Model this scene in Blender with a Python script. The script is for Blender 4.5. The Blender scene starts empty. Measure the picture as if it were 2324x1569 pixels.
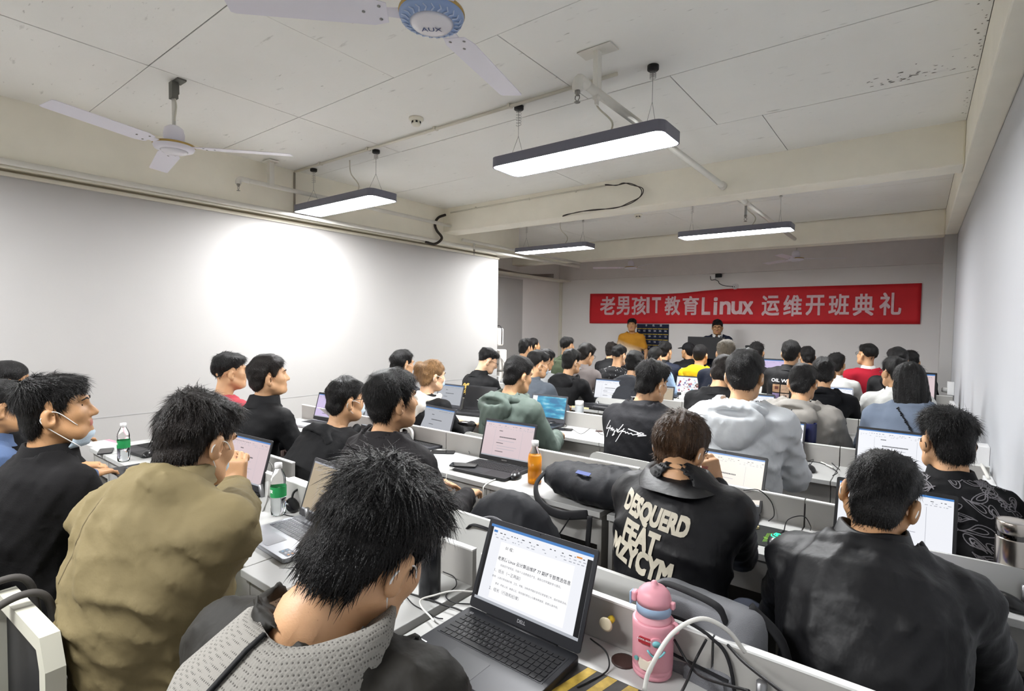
import bpy, bmesh, math, random
import numpy as np
from mathutils import Vector, Matrix
from mathutils.bvhtree import BVHTree

SC = bpy.context.scene
COL = SC.collection
# ------------------------------------------------------------------ camera (solved from the room's vanishing lines)
FPX = 1197.1
YAW, PITCH, ROLL = math.radians(37.552), math.radians(2.293), math.radians(-0.838)
HC = 1.56
_f = np.array([-math.sin(YAW)*math.cos(PITCH), math.cos(YAW)*math.cos(PITCH), -math.sin(PITCH)])
_r = np.array([math.cos(YAW), math.sin(YAW), 0.0])
_d = np.cross(_f, _r)
_c, _s = math.cos(ROLL), math.sin(ROLL)
CR, CD = _c*_r + _s*_d, -_s*_r + _c*_d
cam = bpy.data.cameras.new('camera')
cam.sensor_width = 36.0
cam.lens = FPX/2324*36.0
cam.clip_start = 0.02
camo = bpy.data.objects.new('camera', cam)
COL.objects.link(camo)
camo.matrix_world = Matrix(((CR[0], -CD[0], -_f[0], 0), (CR[1], -CD[1], -_f[1], 0), (CR[2], -CD[2], -_f[2], HC), (0, 0, 0, 1)))
SC.camera = camo
# ------------------------------------------------------------------ world, exposure
w = bpy.data.worlds.new('world'); SC.world = w
w.use_nodes = True
w.node_tree.nodes['Background'].inputs[0].default_value = (0.75, 0.78, 0.85, 1)
w.node_tree.nodes['Background'].inputs[1].default_value = 0.02
SC.view_settings.view_transform = 'Standard'
SC.view_settings.look = 'None'
SC.view_settings.gamma = 1.0
SC.view_settings.use_curve_mapping = False
SC.view_settings.exposure = 2.28
SC.cycles.max_bounces = 16
SC.cycles.diffuse_bounces = 10
LAMP_POWER = 21.0

def ray(x, y):
    return CR*(x-1162)/FPX + CD*(y-784.5)/FPX + _f
def onz(x, y, z):
    v = ray(x, y); return np.array([0, 0, HC]) + v*(z-HC)/v[2]
def onY(x, y, Y):
    v = ray(x, y); return np.array([0, 0, HC]) + v*Y/v[1]
def onX(x, y, X):
    v = ray(x, y); return np.array([0, 0, HC]) + v*X/v[0]
def depth_of(p):
    return float(np.dot(np.asarray(p)-[0, 0, HC], _f))

# ------------------------------------------------------------------ materials
def lin(h):
    h = h.lstrip('#')
    o = []
    for i in (0, 2, 4):
        c = int(h[i:i+2], 16)/255
        o.append(c/12.92 if c <= .04045 else ((c+.055)/1.055)**2.4)
    return (*o, 1.0)
MATS = {}
def mat(name, col='808080', rough=.6, metal=0., bump=0., bscale=60., var=0., vscale=8., emit=0., emitcol=None, trans=0., ior=1.45, sheen=0., spec=None, stretch=None, coat=0.):
    if name in MATS: return MATS[name]
    m = bpy.data.materials.new(name); m.use_nodes = True
    nt = m.node_tree; b = nt.nodes['Principled BSDF']
    c = lin(col) if isinstance(col, str) else (*col, 1.0)
    b.inputs['Base Color'].default_value = c
    b.inputs['Roughness'].default_value = rough
    b.inputs['Metallic'].default_value = metal
    b.inputs['IOR'].default_value = ior
    if trans: b.inputs['Transmission Weight'].default_value = trans
    if sheen: b.inputs['Sheen Weight'].default_value = sheen
    if coat: b.inputs['Coat Weight'].default_value = coat
    if spec is not None: b.inputs['Specular IOR Level'].default_value = spec
    if emit:
        b.inputs['Emission Color'].default_value = lin(emitcol) if emitcol else c
        b.inputs['Emission Strength'].default_value = emit
    if bump or var:
        tc = nt.nodes.new('ShaderNodeTexCoord')
        src = tc.outputs['Object']
        if stretch:
            mp = nt.nodes.new('ShaderNodeMapping'); mp.inputs['Scale'].default_value = stretch
            nt.links.new(src, mp.inputs[0]); src = mp.outputs[0]
    if var:
        n = nt.nodes.new('ShaderNodeTexNoise'); n.inputs['Scale'].default_value = vscale; n.inputs['Detail'].default_value = 4
        nt.links.new(src, n.inputs['Vector'])
        r = nt.nodes.new('ShaderNodeMixRGB'); r.blend_type = 'MULTIPLY'; r.inputs[0].default_value = 1.0
        rp = nt.nodes.new('ShaderNodeValToRGB')
        rp.color_ramp.elements[0].color = (1-var,)*3+(1,); rp.color_ramp.elements[1].color = (1+var*.3,)*3+(1,)
        rp.color_ramp.elements[0].position = .3; rp.color_ramp.elements[1].position = .7
        nt.links.new(n.outputs[0], rp.inputs[0])
        r.inputs[1].default_value = c
        nt.links.new(rp.outputs[0], r.inputs[2]); nt.links.new(r.outputs[0], b.inputs['Base Color'])
    if bump:
        n2 = nt.nodes.new('ShaderNodeTexNoise'); n2.inputs['Scale'].default_value = bscale; n2.inputs['Detail'].default_value = 3
        nt.links.new(src, n2.inputs['Vector'])
        bp = nt.nodes.new('ShaderNodeBump'); bp.inputs['Strength'].default_value = bump; bp.inputs['Distance'].default_value = .01
        nt.links.new(n2.outputs[0], bp.inputs['Height']); nt.links.new(bp.outputs[0], b.inputs['Normal'])
    MATS[name] = m
    return m

# ------------------------------------------------------------------ object helpers
def tag(o, label=None, cat=None, group=None, kind=None):
    if label: o['label'] = label
    if cat: o['category'] = cat
    if group: o['group'] = group
    if kind: o['kind'] = kind
    return o
def empty(name, loc, rz=0., label=None, cat=None, group=None):
    o = bpy.data.objects.new(name, None); COL.objects.link(o)
    o.location = loc; o.rotation_euler = (0, 0, rz); o.empty_display_size = .05
    return tag(o, label, cat, group)
def mesh_np(name, V, F, smooth=True):
    """V Nx3 array, F list of arrays (quads / tris)"""
    me = bpy.data.meshes.new(name)
    V = np.asarray(V, np.float32)
    if not isinstance(F, (list, tuple)): F = [F]
    F = [np.asarray(f, np.int32) for f in F if len(f)]
    lv = np.concatenate([f.ravel() for f in F]) if F else np.zeros(0, np.int32)
    tot = np.concatenate([np.full(len(f), f.shape[1], np.int32) for f in F]) if F else np.zeros(0, np.int32)
    st = np.concatenate([[0], np.cumsum(tot)[:-1]]).astype(np.int32) if len(tot) else tot
    me.vertices.add(len(V)); me.vertices.foreach_set('co', V.ravel())
    me.loops.add(len(lv)); me.loops.foreach_set('vertex_index', lv)
    me.polygons.add(len(tot)); me.polygons.foreach_set('loop_start', st); me.polygons.foreach_set('loop_total', tot)
    me.polygons.foreach_set('use_smooth', np.full(len(tot), smooth))
    me.update(calc_edges=True); me.validate()
    return me
def link(name, me, m=None, parent=None, loc=None, rot=None):
    o = bpy.data.objects.new(name, me); COL.objects.link(o)
    if m is not None and len(me.materials) == 0:
        for mm in (m if isinstance(m, (list, tuple)) else [m]): me.materials.append(mm)
    if parent is not None: o.parent = parent
    if loc is not None: o.location = loc
    if rot is not None: o.rotation_euler = rot
    return o

class MB:
    """collects shapes into one mesh; every add_* takes a material index"""
    def __init__(s): s.v = []; s.f = []; s.mi = []; s.sm = []
    def add(s, V, F, mi=0, smooth=False):
        n = len(s.v); s.v.extend([tuple(map(float, q)) for q in V])
        for f in F: s.f.append([int(i)+n for i in f]); s.mi.append(mi); s.sm.append(smooth)
        return s
    def box(s, c, d, mi=0, R=None):
        hx, hy, hz = d[0]/2, d[1]/2, d[2]/2
        V = [Vector((x*hx, y*hy, z*hz)) for x in (-1, 1) for y in (-1, 1) for z in (-1, 1)]
        if R is not None: V = [R @ q for q in V]
        V = [q+Vector(c) for q in V]
        return s.add(V, [(0, 1, 3, 2), (4, 6, 7, 5), (0, 4, 5, 1), (2, 3, 7, 6), (0, 2, 6, 4), (1, 5, 7, 3)], mi)
    def prism(s, poly, z0, z1, mi=0, M=None, smooth=False):
        """polygon (x,y) extruded z0..z1, optional 4x4 M"""
        n = len(poly)
        V = [Vector((x, y, z0)) for x, y in poly]+[Vector((x, y, z1)) for x, y in poly]
        if M is not None: V = [M @ q for q in V]
        F = [tuple(range(n-1, -1, -1)), tuple(range(n, 2*n))]
        n0 = len(s.v)
        s.add(V, F, mi)
        s.add([], [], mi)
        for i in range(n):
            j = (i+1) % n
            s.f.append([n0+i, n0+j, n0+n+j, n0+n+i]); s.mi.append(mi); s.sm.append(smooth)
        return s
    def lathe(s, prof, n=24, mi=0, c=(0, 0, 0), M=None, smooth=True, closed=False):
        V = []; F = []
        for r, z in prof:
            for k in range(n):
                a = 2*math.pi*k/n
                q = Vector((r*math.cos(a), r*math.sin(a), z))
                if M is not None: q = M @ q
                V.append(q+Vector(c))
        m = len(prof)
        for i in range(m-1):
            for k in range(n):
                k2 = (k+1) % n
                F.append((i*n+k, i*n+k2, (i+1)*n+k2, (i+1)*n+k))
        if prof[0][0] > 1e-6: F.append(tuple(range(n-1, -1, -1)))
        if prof[-1][0] > 1e-6: F.append(tuple((m-1)*n+k for k in range(n)))
        return s.add(V, F, mi, smooth)
    def tube(s, pts, r, n=8, mi=0, taper=None, cap=True, flat=1.0):
        P = [Vector(p) for p in pts]; V = []; F = []
        up = Vector((0, 0, 1)); prev = None
        for i, p in enumerate(P):
            t = (P[min(i+1, len(P)-1)]-P[max(i-1, 0)])
            if t.length < 1e-9: t = Vector((0, 0, 1))
            t.normalize()
            if prev is None:
                a = t.cross(up)
                if a.length < 1e-3: a = t.cross(Vector((0, 1, 0)))
            else:
                a = prev - t*prev.dot(t)
                if a.length < 1e-6: a = t.cross(up)
            a.normalize(); prev = a; b = t.cross(a)
            rr = r if taper is None else taper[i]
            for k in range(n):
                g = 2*math.pi*k/n
                V.append(p+(a*math.cos(g)+b*math.sin(g)*flat)*rr)
        for i in range(len(P)-1):
            for k in range(n):
                k2 = (k+1) % n
                F.append((i*n+k, i*n+k2, (i+1)*n+k2, (i+1)*n+k))
        if cap:
            F.append(tuple(range(n-1, -1, -1))); F.append(tuple((len(P)-1)*n+k for k in range(n)))
        return s.add(V, F, mi, True)
    def quad(s, a, b, c, d, mi=0): return s.add([a, b, c, d], [(0, 1, 2, 3)], mi)
    def build(s, name, m, parent=None, loc=None, rot=None, bevel=0., seg=2, kind=None, label=None):
        me = bpy.data.meshes.new(name)
        me.from_pydata(s.v, [], s.f)
        me.polygons.foreach_set('material_index', s.mi); me.polygons.foreach_set('use_smooth', s.sm)
        me.update()
        bm = bmesh.new(); bm.from_mesh(me); bmesh.ops.recalc_face_normals(bm, faces=bm.faces); bm.to_mesh(me); bm.free()
        o = link(name, me, m, parent, loc, rot)
        if bevel:
            md = o.modifiers.new('bevel', 'BEVEL'); md.width = bevel; md.segments = seg; md.limit_method = 'ANGLE'; md.angle_limit = .6
        if kind: o['kind'] = kind
        if label: o['label'] = label
        return o
def rrect(w, h, r, n=4, cx=0, cy=0):
    o = []
    for sx, sy, a0 in ((1, 1, 0), (-1, 1, 90), (-1, -1, 180), (1, -1, 270)):
        for k in range(n+1):
            a = math.radians(a0+90*k/n)
            o.append((cx+sx*(w/2-r)+r*math.cos(a), cy+sy*(h/2-r)+r*math.sin(a)))
    return o
def bez(pts, n=12):
    """smooth Catmull-Rom through pts"""
    P = [np.array(p, float) for p in pts]
    P = [2*P[0]-P[1]]+P+[2*P[-1]-P[-2]]
    o = []
    for i in range(1, len(P)-2):
        for k in range(n):
            t = k/n
            a, b, c, d = P[i-1], P[i], P[i+1], P[i+2]
            o.append(.5*((2*b)+(-a+c)*t+(2*a-5*b+4*c-d)*t*t+(-a+3*b-3*c+d)*t**3))
    o.append(P[-2]); return o
def copy_tree(o, parent=None):
    c = o.copy(); COL.objects.link(c)
    if parent is not None: c.parent = parent
    for ch in list(o.children): copy_tree(ch, c)
    return c
def text_mesh(body, size=1., align='CENTER', bold=0., ext=0., fat=0.):
    cu = bpy.data.curves.new('text', 'FONT'); cu.body = body; cu.size = size; cu.align_x = align; cu.align_y = 'CENTER'
    cu.offset = bold*size; cu.extrude = ext; cu.resolution_u = 3
    o = bpy.data.objects.new('text_tmp', cu)
    me = o.to_mesh()
    V = np.zeros(len(me.vertices)*3); me.vertices.foreach_get('co', V)
    F = [list(p.vertices) for p in me.polygons]
    o.to_mesh_clear(); bpy.data.objects.remove(o); bpy.data.curves.remove(cu)
    V = V.reshape(-1, 3)
    if fat:                                   # heavier strokes: the glyph drawn again with small shifts
        n = len(V); VV = [V]; FF = list(F)
        for i, (dx, dy) in enumerate(((1, 1), (-1, 1), (1, -1), (-1, -1), (0, 1), (1, 0), (-1, 0), (0, -1))):
            q = V+np.array([dx*fat*size, dy*fat*size, 0]); q[:, 2] += .0002*(i+1)*size; VV.append(q); FF += [[k+n*(i+1) for k in f] for f in F]
        V = np.concatenate(VV); F = FF
    return V, F

# ------------------------------------------------------------------ signed-distance modelling kit (surface nets)
def _pad(lo, hi): return np.array(lo, float), np.array(hi, float)
def s_rc(a, b, ra, rb):
    a = np.array(a, float); b = np.array(b, float); ab = b-a; L2 = max(1e-9, ab@ab)
    def fn(P):
        t = np.clip(((P-a)@ab)/L2, 0, 1)
        return np.linalg.norm(P-a-t[..., None]*ab, axis=-1)-(ra+(rb-ra)*t)
    R = max(ra, rb)
    return (np.minimum(a, b)-R, np.maximum(a, b)+R, fn)
def s_ell(c, r, M=None):
    c = np.array(c, float); r = np.array(r, float); R = r.max()
    def fn(P):
        q = P-c
        if M is not None: q = q@M
        k0 = np.linalg.norm(q/r, axis=-1); k1 = np.linalg.norm(q/(r*r), axis=-1)+1e-9
        return k0*(k0-1)/k1
    ext = np.full(3, R) if M is not None else r
    return (c-ext, c+ext, fn)
def s_box(c, h, rd, M=None):
    c = np.array(c, float); h = np.array(h, float)-rd
    def fn(P):
        q = P-c
        if M is not None: q = q@M
        q = np.abs(q)-h
        return np.linalg.norm(np.maximum(q, 0), axis=-1)+np.minimum(q.max(-1), 0)-rd
    e = np.full(3, np.linalg.norm(h+rd))
    return (c-e, c+e, fn)
def axis(lo, hi, fine, vf, vc):
    o = [lo]
    while o[-1] < hi:
        x = o[-1]
        inf = any(a-1e-6 <= x < b for a, b in fine)
        st = vf if inf else vc
        if not inf:
            for a, b in fine:
                if x < a < x+st: st = max(vf, a-x)
        o.append(x+st)
    return np.array(o)
def sdf_mesh(prims, vox, fine=None, vf=None, post=None, org=(0, 0, 0)):
    """prims: list of (prim, op, k); returns V,F"""
    add = [p for p, op, k in prims if op == '+']
    lo = np.min([p[0] for p in add], 0)-2.5*vox; hi = np.max([p[1] for p in add], 0)+2.5*vox
    ax = []
    for i in range(3):
        ax.append(axis(lo[i], hi[i], [(f[0][i], f[1][i]) for f in fine] if fine else [], vf or vox, vox))
    xs, ys, zs = ax
    F = np.ones((len(xs), len(ys), len(zs)), np.float32)
    for (plo, phi, fn), op, k in prims:
        m = k+2.2*vox
        sl = []
        for i in range(3):
            a = np.searchsorted(ax[i], plo[i]-m); b = np.searchsorted(ax[i], phi[i]+m)
            sl.append(slice(max(0, a-1), b+1))
        sl = tuple(sl)
        if any(s.stop-s.start < 2 for s in sl): continue
        P = np.stack(np.meshgrid(xs[sl[0]], ys[sl[1]], zs[sl[2]], indexing='ij'), -1).astype(np.float32)
        if P.size == 0: continue
        d = fn(P); cur = F[sl]
        if op == '+':
            if k > 0:
                h = np.maximum(k-np.abs(cur-d), 0)/k
                F[sl] = np.minimum(cur, d)-h*h*k*.25
            else: F[sl] = np.minimum(cur, d)
        elif op == '-':
            if k > 0:
                h = np.maximum(k-np.abs(cur+d), 0)/k
                F[sl] = np.maximum(cur, -d)+h*h*k*.25
            else: F[sl] = np.maximum(cur, -d)
        elif op == '&':
            F[sl] = np.maximum(cur, d)
    if post is not None:
        near = np.abs(F) < 2.5*vox+.02
        ii = np.nonzero(near)
        P = np.stack((xs[ii[0]], ys[ii[1]], zs[ii[2]]), -1)
        F[ii] = post(P, F[ii])
    return snets(F, xs, ys, zs, org)
def snets(F, xs, ys, zs, org):
    S = F < 0
    c = np.zeros(tuple(n-1 for n in F.shape), np.int8)
    for dx in (0, 1):
        for dy in (0, 1):
            for dz in (0, 1):
                c += S[dx:F.shape[0]-1+dx, dy:F.shape[1]-1+dy, dz:F.shape[2]-1+dz]
    act = (c > 0) & (c < 8)
    I, J, K = np.nonzero(act)
    idx = np.full(act.shape, -1, np.int32); idx[act] = np.arange(len(I))
    corners = [(x, y, z) for x in (0, 1) for y in (0, 1) for z in (0, 1)]
    val = {q: F[I+q[0], J+q[1], K+q[2]] for q in corners}
    pos = {q: np.stack((xs[I+q[0]], ys[J+q[1]], zs[K+q[2]]), -1) for q in corners}
    acc = np.zeros((len(I), 3)); cnt = np.zeros(len(I))
    for a in corners:
        for k in range(3):
            if a[k] == 0:
                b = tuple(1 if i == k else a[i] for i in range(3))
                va, vb = val[a], val[b]
                m = (va < 0) != (vb < 0)
                t = np.where(m, va/np.where(m, va-vb, 1), 0)[:, None]
                acc += np.where(m[:, None], pos[a]+t*(pos[b]-pos[a]), 0); cnt += m
    V = acc/np.maximum(cnt, 1)[:, None]-np.array(org)
    Q = []
    def ring(s0, s1, ids):
        d = s0 != s1
        q = np.stack([i[d] for i in ids], -1); f = s0[d]
        q[~f] = q[~f][:, ::-1]
        Q.append(q[(q >= 0).all(1)])
    nx, ny, nz = F.shape
    A = idx
    ring(S[:-1, 1:-1, 1:-1], S[1:, 1:-1, 1:-1], [A[:, :-1, :-1], A[:, 1:, :-1], A[:, 1:, 1:], A[:, :-1, 1:]])
    ring(S[1:-1, :-1, 1:-1], S[1:-1, 1:, 1:-1], [A[:-1, :, :-1], A[:-1, :, 1:], A[1:, :, 1:], A[1:, :, :-1]])
    ring(S[1:-1, 1:-1, :-1], S[1:-1, 1:-1, 1:], [A[:-1, :-1, :], A[1:, :-1, :], A[1:, 1:, :], A[:-1, 1:, :]])
    return V, np.concatenate(Q)
def noise3(P, seed, freq):
    rs = np.random.RandomState(seed); o = np.zeros(P.shape[:-1])
    for i in range(4):
        k = rs.randn(3); k *= freq*(.7+.3*i)/np.linalg.norm(k)
        k2 = rs.randn(3); k2 *= freq*.8/np.linalg.norm(k2)
        o += np.sin(P@k+1.4*np.sin(P@k2+rs.rand()*6)+rs.rand()*6)/(1+.35*i)
    return o/2.6
def folds(P, seed, freq, d=None):
    rs = np.random.RandomState(seed); o = np.zeros(P.shape[:-1])
    for i in range(3):
        k = rs.randn(3) if d is None else np.array(d)+rs.randn(3)*.45
        k *= freq*(1+.5*i)/np.linalg.norm(k)
        k2 = rs.randn(3); k2 *= freq*.55/np.linalg.norm(k2)
        o += (1-np.abs(np.sin(P@k+1.6*np.sin(P@k2+rs.rand()*6)+rs.rand()*6)))/(1+.6*i)
    return o/2.1
# ================================================================== THE ROOM
ZC, ZB = 3.02, 2.715                 # ceiling, beam soffits
XL, XBM, XR, XI = -5.05, -4.85, 0.335, 0.215     # left wall, right wall, inner face of right beam and pillar
YF, YBK = 10.0, -3.6                 # front and back wall
XL2 = -6.35                          # left wall of the wider front bay
random.seed(4)
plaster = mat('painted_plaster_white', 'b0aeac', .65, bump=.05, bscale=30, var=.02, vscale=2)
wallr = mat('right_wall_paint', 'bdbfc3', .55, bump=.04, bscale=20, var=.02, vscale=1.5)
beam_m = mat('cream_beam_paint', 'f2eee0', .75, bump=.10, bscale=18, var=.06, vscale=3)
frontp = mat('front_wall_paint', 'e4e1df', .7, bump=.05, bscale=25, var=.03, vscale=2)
pipe_m = mat('white_pipe_paint', 'dcdad2', .45, var=.06, vscale=6)
trim_m = mat('trim_paint', 'd6d2c4', .55, var=.05, vscale=5)
def ceiling_mat():
    m = bpy.data.materials.new('ceiling_stained_paint'); m.use_nodes = True
    nt = m.node_tree; b = nt.nodes['Principled BSDF']; b.inputs['Roughness'].default_value = .8
    tc = nt.nodes.new('ShaderNodeTexCoord')
    def noise(scale, det, lo, hi, st=None):
        n = nt.nodes.new('ShaderNodeTexNoise'); n.inputs['Scale'].default_value = scale; n.inputs['Detail'].default_value = det
        src = tc.outputs['Object']
        if st:
            mp = nt.nodes.new('ShaderNodeMapping'); mp.inputs['Scale'].default_value = st
            nt.links.new(src, mp.inputs[0]); src = mp.outputs[0]
        nt.links.new(src, n.inputs['Vector'])
        r = nt.nodes.new('ShaderNodeMapRange'); r.inputs[1].default_value = lo; r.inputs[2].default_value = hi
        nt.links.new(n.outputs[0], r.inputs[0]); return r.outputs[0]
    big = noise(.9, 4, .3, .75)
    spots = noise(9, 6, .68, .77, (.6, 2.2, 1))
    sp2 = noise(26, 5, .70, .78, (.5, 1.8, 1))
    mx = nt.nodes.new('ShaderNodeMixRGB'); mx.inputs[1].default_value = lin('f0f0ec'); mx.inputs[2].default_value = lin('e8e7e2')
    nt.links.new(big, mx.inputs[0])
    m2 = nt.nodes.new('ShaderNodeMixRGB'); m2.inputs[2].default_value = lin('8a8880')
    ml = nt.nodes.new('ShaderNodeMath'); ml.operation = 'MULTIPLY'; ml.inputs[1].default_value = .45
    nt.links.new(spots, ml.inputs[0]); nt.links.new(ml.outputs[0], m2.inputs[0]); nt.links.new(mx.outputs[0], m2.inputs[1])
    m3 = nt.nodes.new('ShaderNodeMixRGB'); m3.inputs[2].default_value = lin('75736c')
    ml2 = nt.nodes.new('ShaderNodeMath'); ml2.operation = 'MULTIPLY'; ml2.inputs[1].default_value = .5
    nt.links.new(sp2, ml2.inputs[0]); nt.links.new(ml2.outputs[0], m3.inputs[0]); nt.links.new(m2.outputs[0], m3.inputs[1])
    nt.links.new(m3.outputs[0], b.inputs['Base Color'])
    bp = nt.nodes.new('ShaderNodeBump'); bp.inputs['Strength'].default_value = .25; bp.inputs['Distance'].default_value = .02
    nt.links.new(noise(7, 6, 0, 1), bp.inputs['Height']); nt.links.new(bp.outputs[0], b.inputs['Normal'])
    MATS['ceiling_stained_paint'] = m; return m
ceil_m = ceiling_mat()
joint_m = mat('ceiling_joint_grime', '57554e', .9, var=.5, vscale=14)
floor_m = mat('floor_tile_grey', '96928b', .35, var=.12, vscale=3)
grout_m = mat('floor_grout', '45423e', .9)

def struct(name, mb, m, **k):
    o = mb.build(name, m, **k); o['kind'] = 'structure'; return o
def sbox(name, x0, x1, y0, y1, z0, z1, m, label=None, **k):
    o = struct(name, MB().box(((x0+x1)/2, (y0+y1)/2, (z0+z1)/2), (x1-x0, y1-y0, z1-z0)), m, **k)
    if label: o['label'] = label
    return o
flo = sbox('floor', XL2-.1, XR+.1, YBK-.1, YF+.1, -.1, -.004, grout_m, 'grey tiled floor, mostly hidden under desks and people')
tile = MB().box((0, 0, -.0025), (.594, .594, .005)).build('floor_tile', floor_m); tme = tile.data
bpy.data.objects.remove(tile)
n = 0
for i in range(12):
    for j in range(23):
        x = XL2+.28+.6*i; y = YBK+.3+.6*j
        if x+.3 > XR+.02 or y+.3 > YF+.02 or (x < XL-.3 and y < 5.8): continue
        if n < 295: link('floor_tile', tme, parent=flo, loc=(x, y, 0)); n += 1
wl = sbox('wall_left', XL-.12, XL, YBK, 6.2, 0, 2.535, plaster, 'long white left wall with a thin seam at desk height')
MB().box((XL+.001, (YBK+6.2)/2, .782), (.002, 6.18-YBK, .004)).build('seam_strip', mat('seam_grey', 'a9a9a9', .7), wl)
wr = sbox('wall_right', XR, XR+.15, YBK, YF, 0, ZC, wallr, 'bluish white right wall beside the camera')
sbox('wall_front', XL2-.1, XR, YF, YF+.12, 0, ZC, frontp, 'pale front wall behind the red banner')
sbox('wall_back', XL2, XR, YBK-.12, YBK, 0, ZC, plaster)
sbox('wall_left_recess', XL2-.1, XL2, 5.9, YF, 0, ZC, frontp, 'recessed grey left wall of the front bay')
sbox('wall_left_return', XL2, XL-.12, 6.08, 6.2, 0, 2.535, frontp)
sbox('wall_left_outer', XL-.5, XL-.38, YBK, 6.0, 2.4, ZC, frontp)
sbox('wall_left_panel', XL2, XL2+.03, 5.9, 8.55, 0, 2.46, plaster, 'lighter wall panel on the recessed left wall')
# ceiling with formwork-board pieces
ce = sbox('ceiling', XL2-.1, XR+.1, YBK-.1, YF+.1, ZC+.006, ZC+.15, joint_m, 'rough painted concrete ceiling with board joints')
yj = [-3.6, -2.53, -1.605, -.68, .245, 1.17, 2.1, 3.03, 3.95, 4.86]
xs_row = [[-3.57, -1.74], [-4.5, -2.6, -.8], [-3.57, -1.74], [-4.5, -2.6, -.8], [-3.57, -1.74], [-3.57, -2.53, -.7], [-3.57, -1.74], [-3.55, -1.2], [-2.8, -.9]]
g = .003
for r in range(9):
    xx = [XBM-.1]+xs_row[r]+[XI]
    for a, b in zip(xx[:-1], xx[1:]):
        dz = random.uniform(-.0015, .0015)
        MB().box(((a+b)/2, (yj[r]+yj[r+1])/2, ZC+.004+dz), (b-a-2*g, yj[r+1]-yj[r]-2*g, .008)).build('ceiling_board', ceil_m, ce)
for y0, y1, xx in ((5.09, 6.6, [XL2, -3.6, -1.7, XI]), (6.6, 8.2, [XL2, -4.4, -2.6, XI]), (8.5, YF, [XL2, -3.4, -1.5, XI])):
    for a, b in zip(xx[:-1], xx[1:]):
        MB().box(((a+b)/2, (y0+y1)/2, ZC+.004), (b-a-2*g, y1-y0-2*g, .008)).build('ceiling_board', ceil_m, ce)
# loose paint flakes and mould specks along the joint beside the right beam
rs_ = np.random.RandomState(8); mb = MB()
for k in range(125):
    y = rs_.uniform(.6, 4.8); x = XI-.008-abs(rs_.normal(0, .015)) if k < 85 else rs_.normal(-.10, .11); y = y if k < 85 else 3.88+.25*(x+.1)*0-abs(rs_.normal(0, .10))
    a = rs_.uniform(.003, .012); n_ = 6; th = rs_.rand()*6
    mb.add([(x+a*(1.6 if k >= 95 else .8)*rs_.uniform(.4, 1)*math.cos(th+j*2*math.pi/n_), y+a*.7*rs_.uniform(.4, 1)*math.sin(th+j*2*math.pi/n_), ZC-.0018) for j in range(n_)], [tuple(range(n_))])
mb.build('mould_specks', mat('mould_grey', '6f6d66', .9), ce, kind='stuff')
# beams
sbox('trim_1', XL2, XI, 4.84, 5.09, ZB, ZC+.01, beam_m, 'near ceiling cross beam', bevel=.012)
sbox('trim_2', XL2, XI, 8.22, 8.48, ZB, ZC+.01, beam_m, 'far ceiling cross beam', bevel=.012)
sbox('trim_3', XI, XR, YBK, 8.5, ZB-.005, ZC+.01, beam_m, 'beam along the top of the right wall', bevel=.008)
sbox('trim_4', XI, XR, 8.2, 8.6, 0, ZB, plaster, 'white pillar at the end of the right wall', bevel=.004)
sbox('trim_5', XL-.25, XBM, YBK, 6.45, 2.585, ZC+.01, beam_m, 'beam along the top of the left wall', bevel=.012)
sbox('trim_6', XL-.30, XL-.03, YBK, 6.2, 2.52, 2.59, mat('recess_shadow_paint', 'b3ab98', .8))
sbox('trim_7', XL-.05, XL+.022, YBK, 6.2, 2.535, 2.562, trim_m, 'ledge on top of the left wall')
sbox('trim_8', XL2, XR, YF-.06, YF, 2.545, ZC, mat('front_lintel_paint', 'd8d3d1', .75, var=.04), 'lintel band across the top of the front wall')
sbox('trim_9', XL2+.03, XL2+.30, 6.0, YF-.06, 2.50, 2.53, trim_m, 'cable ledge on the recessed left wall')
sbox('trim_10', XL2, XL2+.06, YF-.05, YF, 0, 2.52, trim_m, 'corner conduit of the front wall')
# long pipes along the left wall
def pipe(name, pts, r, m, label, cat='pipe', parent=None, n=12):
    o = MB().tube(pts, r, n).build(name, m, parent)
    if parent is None: tag(o, label, cat)
    return o
pipe('wall_pipe', [(XBM+.024, YBK+.02, 2.59), (XBM+.024, 6.5, 2.59), (XBM+.024, 8.2, 2.60)], .022, pipe_m, 'long white pipe running along the top of the left wall')
pipe('cable_conduit', [(XBM-.03, YBK+.02, 2.574), (XBM-.03, 4.55, 2.570)], .010, trim_m, 'thin beige conduit under the long wall pipe')
# black flexible conduit at the end of the thin conduit
fx = bez([(XBM-.03, 4.55, 2.568), (XBM+.03, 4.66, 2.55), (XBM+.07, 4.74, 2.63), (XBM+.04, 4.68, 2.72), (XBM+.03, 4.66, 2.80), (XBM+.045, 4.70, 2.88), (XBM+.07, 4.80, 2.93)], 10)
mb = MB().tube(fx, .016, 10)
tag(mb.build('flexible_conduit', mat('black_conduit', '2a221c', .5)), 'black corrugated cable hose bending down at the near beam', 'cable')
# ---------------------------------------------------------------- sprinkler pipes
def sprinkler(parent, x, y, z, m=None):
    mt = mat('sprinkler_metal', '8f8d88', .35, .8)
    mb = MB().lathe([(.0, 0), (.014, 0), (.014, -.02), (.009, -.022), (.009, -.03), (0, -.03)], 10, c=(x, y, z))
    mb.tube([(x-.011, y, z-.03), (x-.013, y, z-.045), (x, y, z-.06)], .0025, 6).tube([(x+.011, y, z-.03), (x+.013, y, z-.045), (x, y, z-.06)], .0025, 6)
    mb.lathe([(0, -.060), (.015, -.062), (.015, -.065), (0, -.065)], 10, c=(x, y, z))
    return mb.build('sprinkler_head', mt, parent)
t = empty('sprinkler_pipe', (-1.40, 5, 2.80), label='white sprinkler pipe running over the large central lamp to the front', cat='pipe')
def tb(name, pts, r, m, par, base, n=12):
    return MB().tube([tuple(np.array(p)-np.array(base)) for p in pts], r, n).build(name, m, par)
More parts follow.
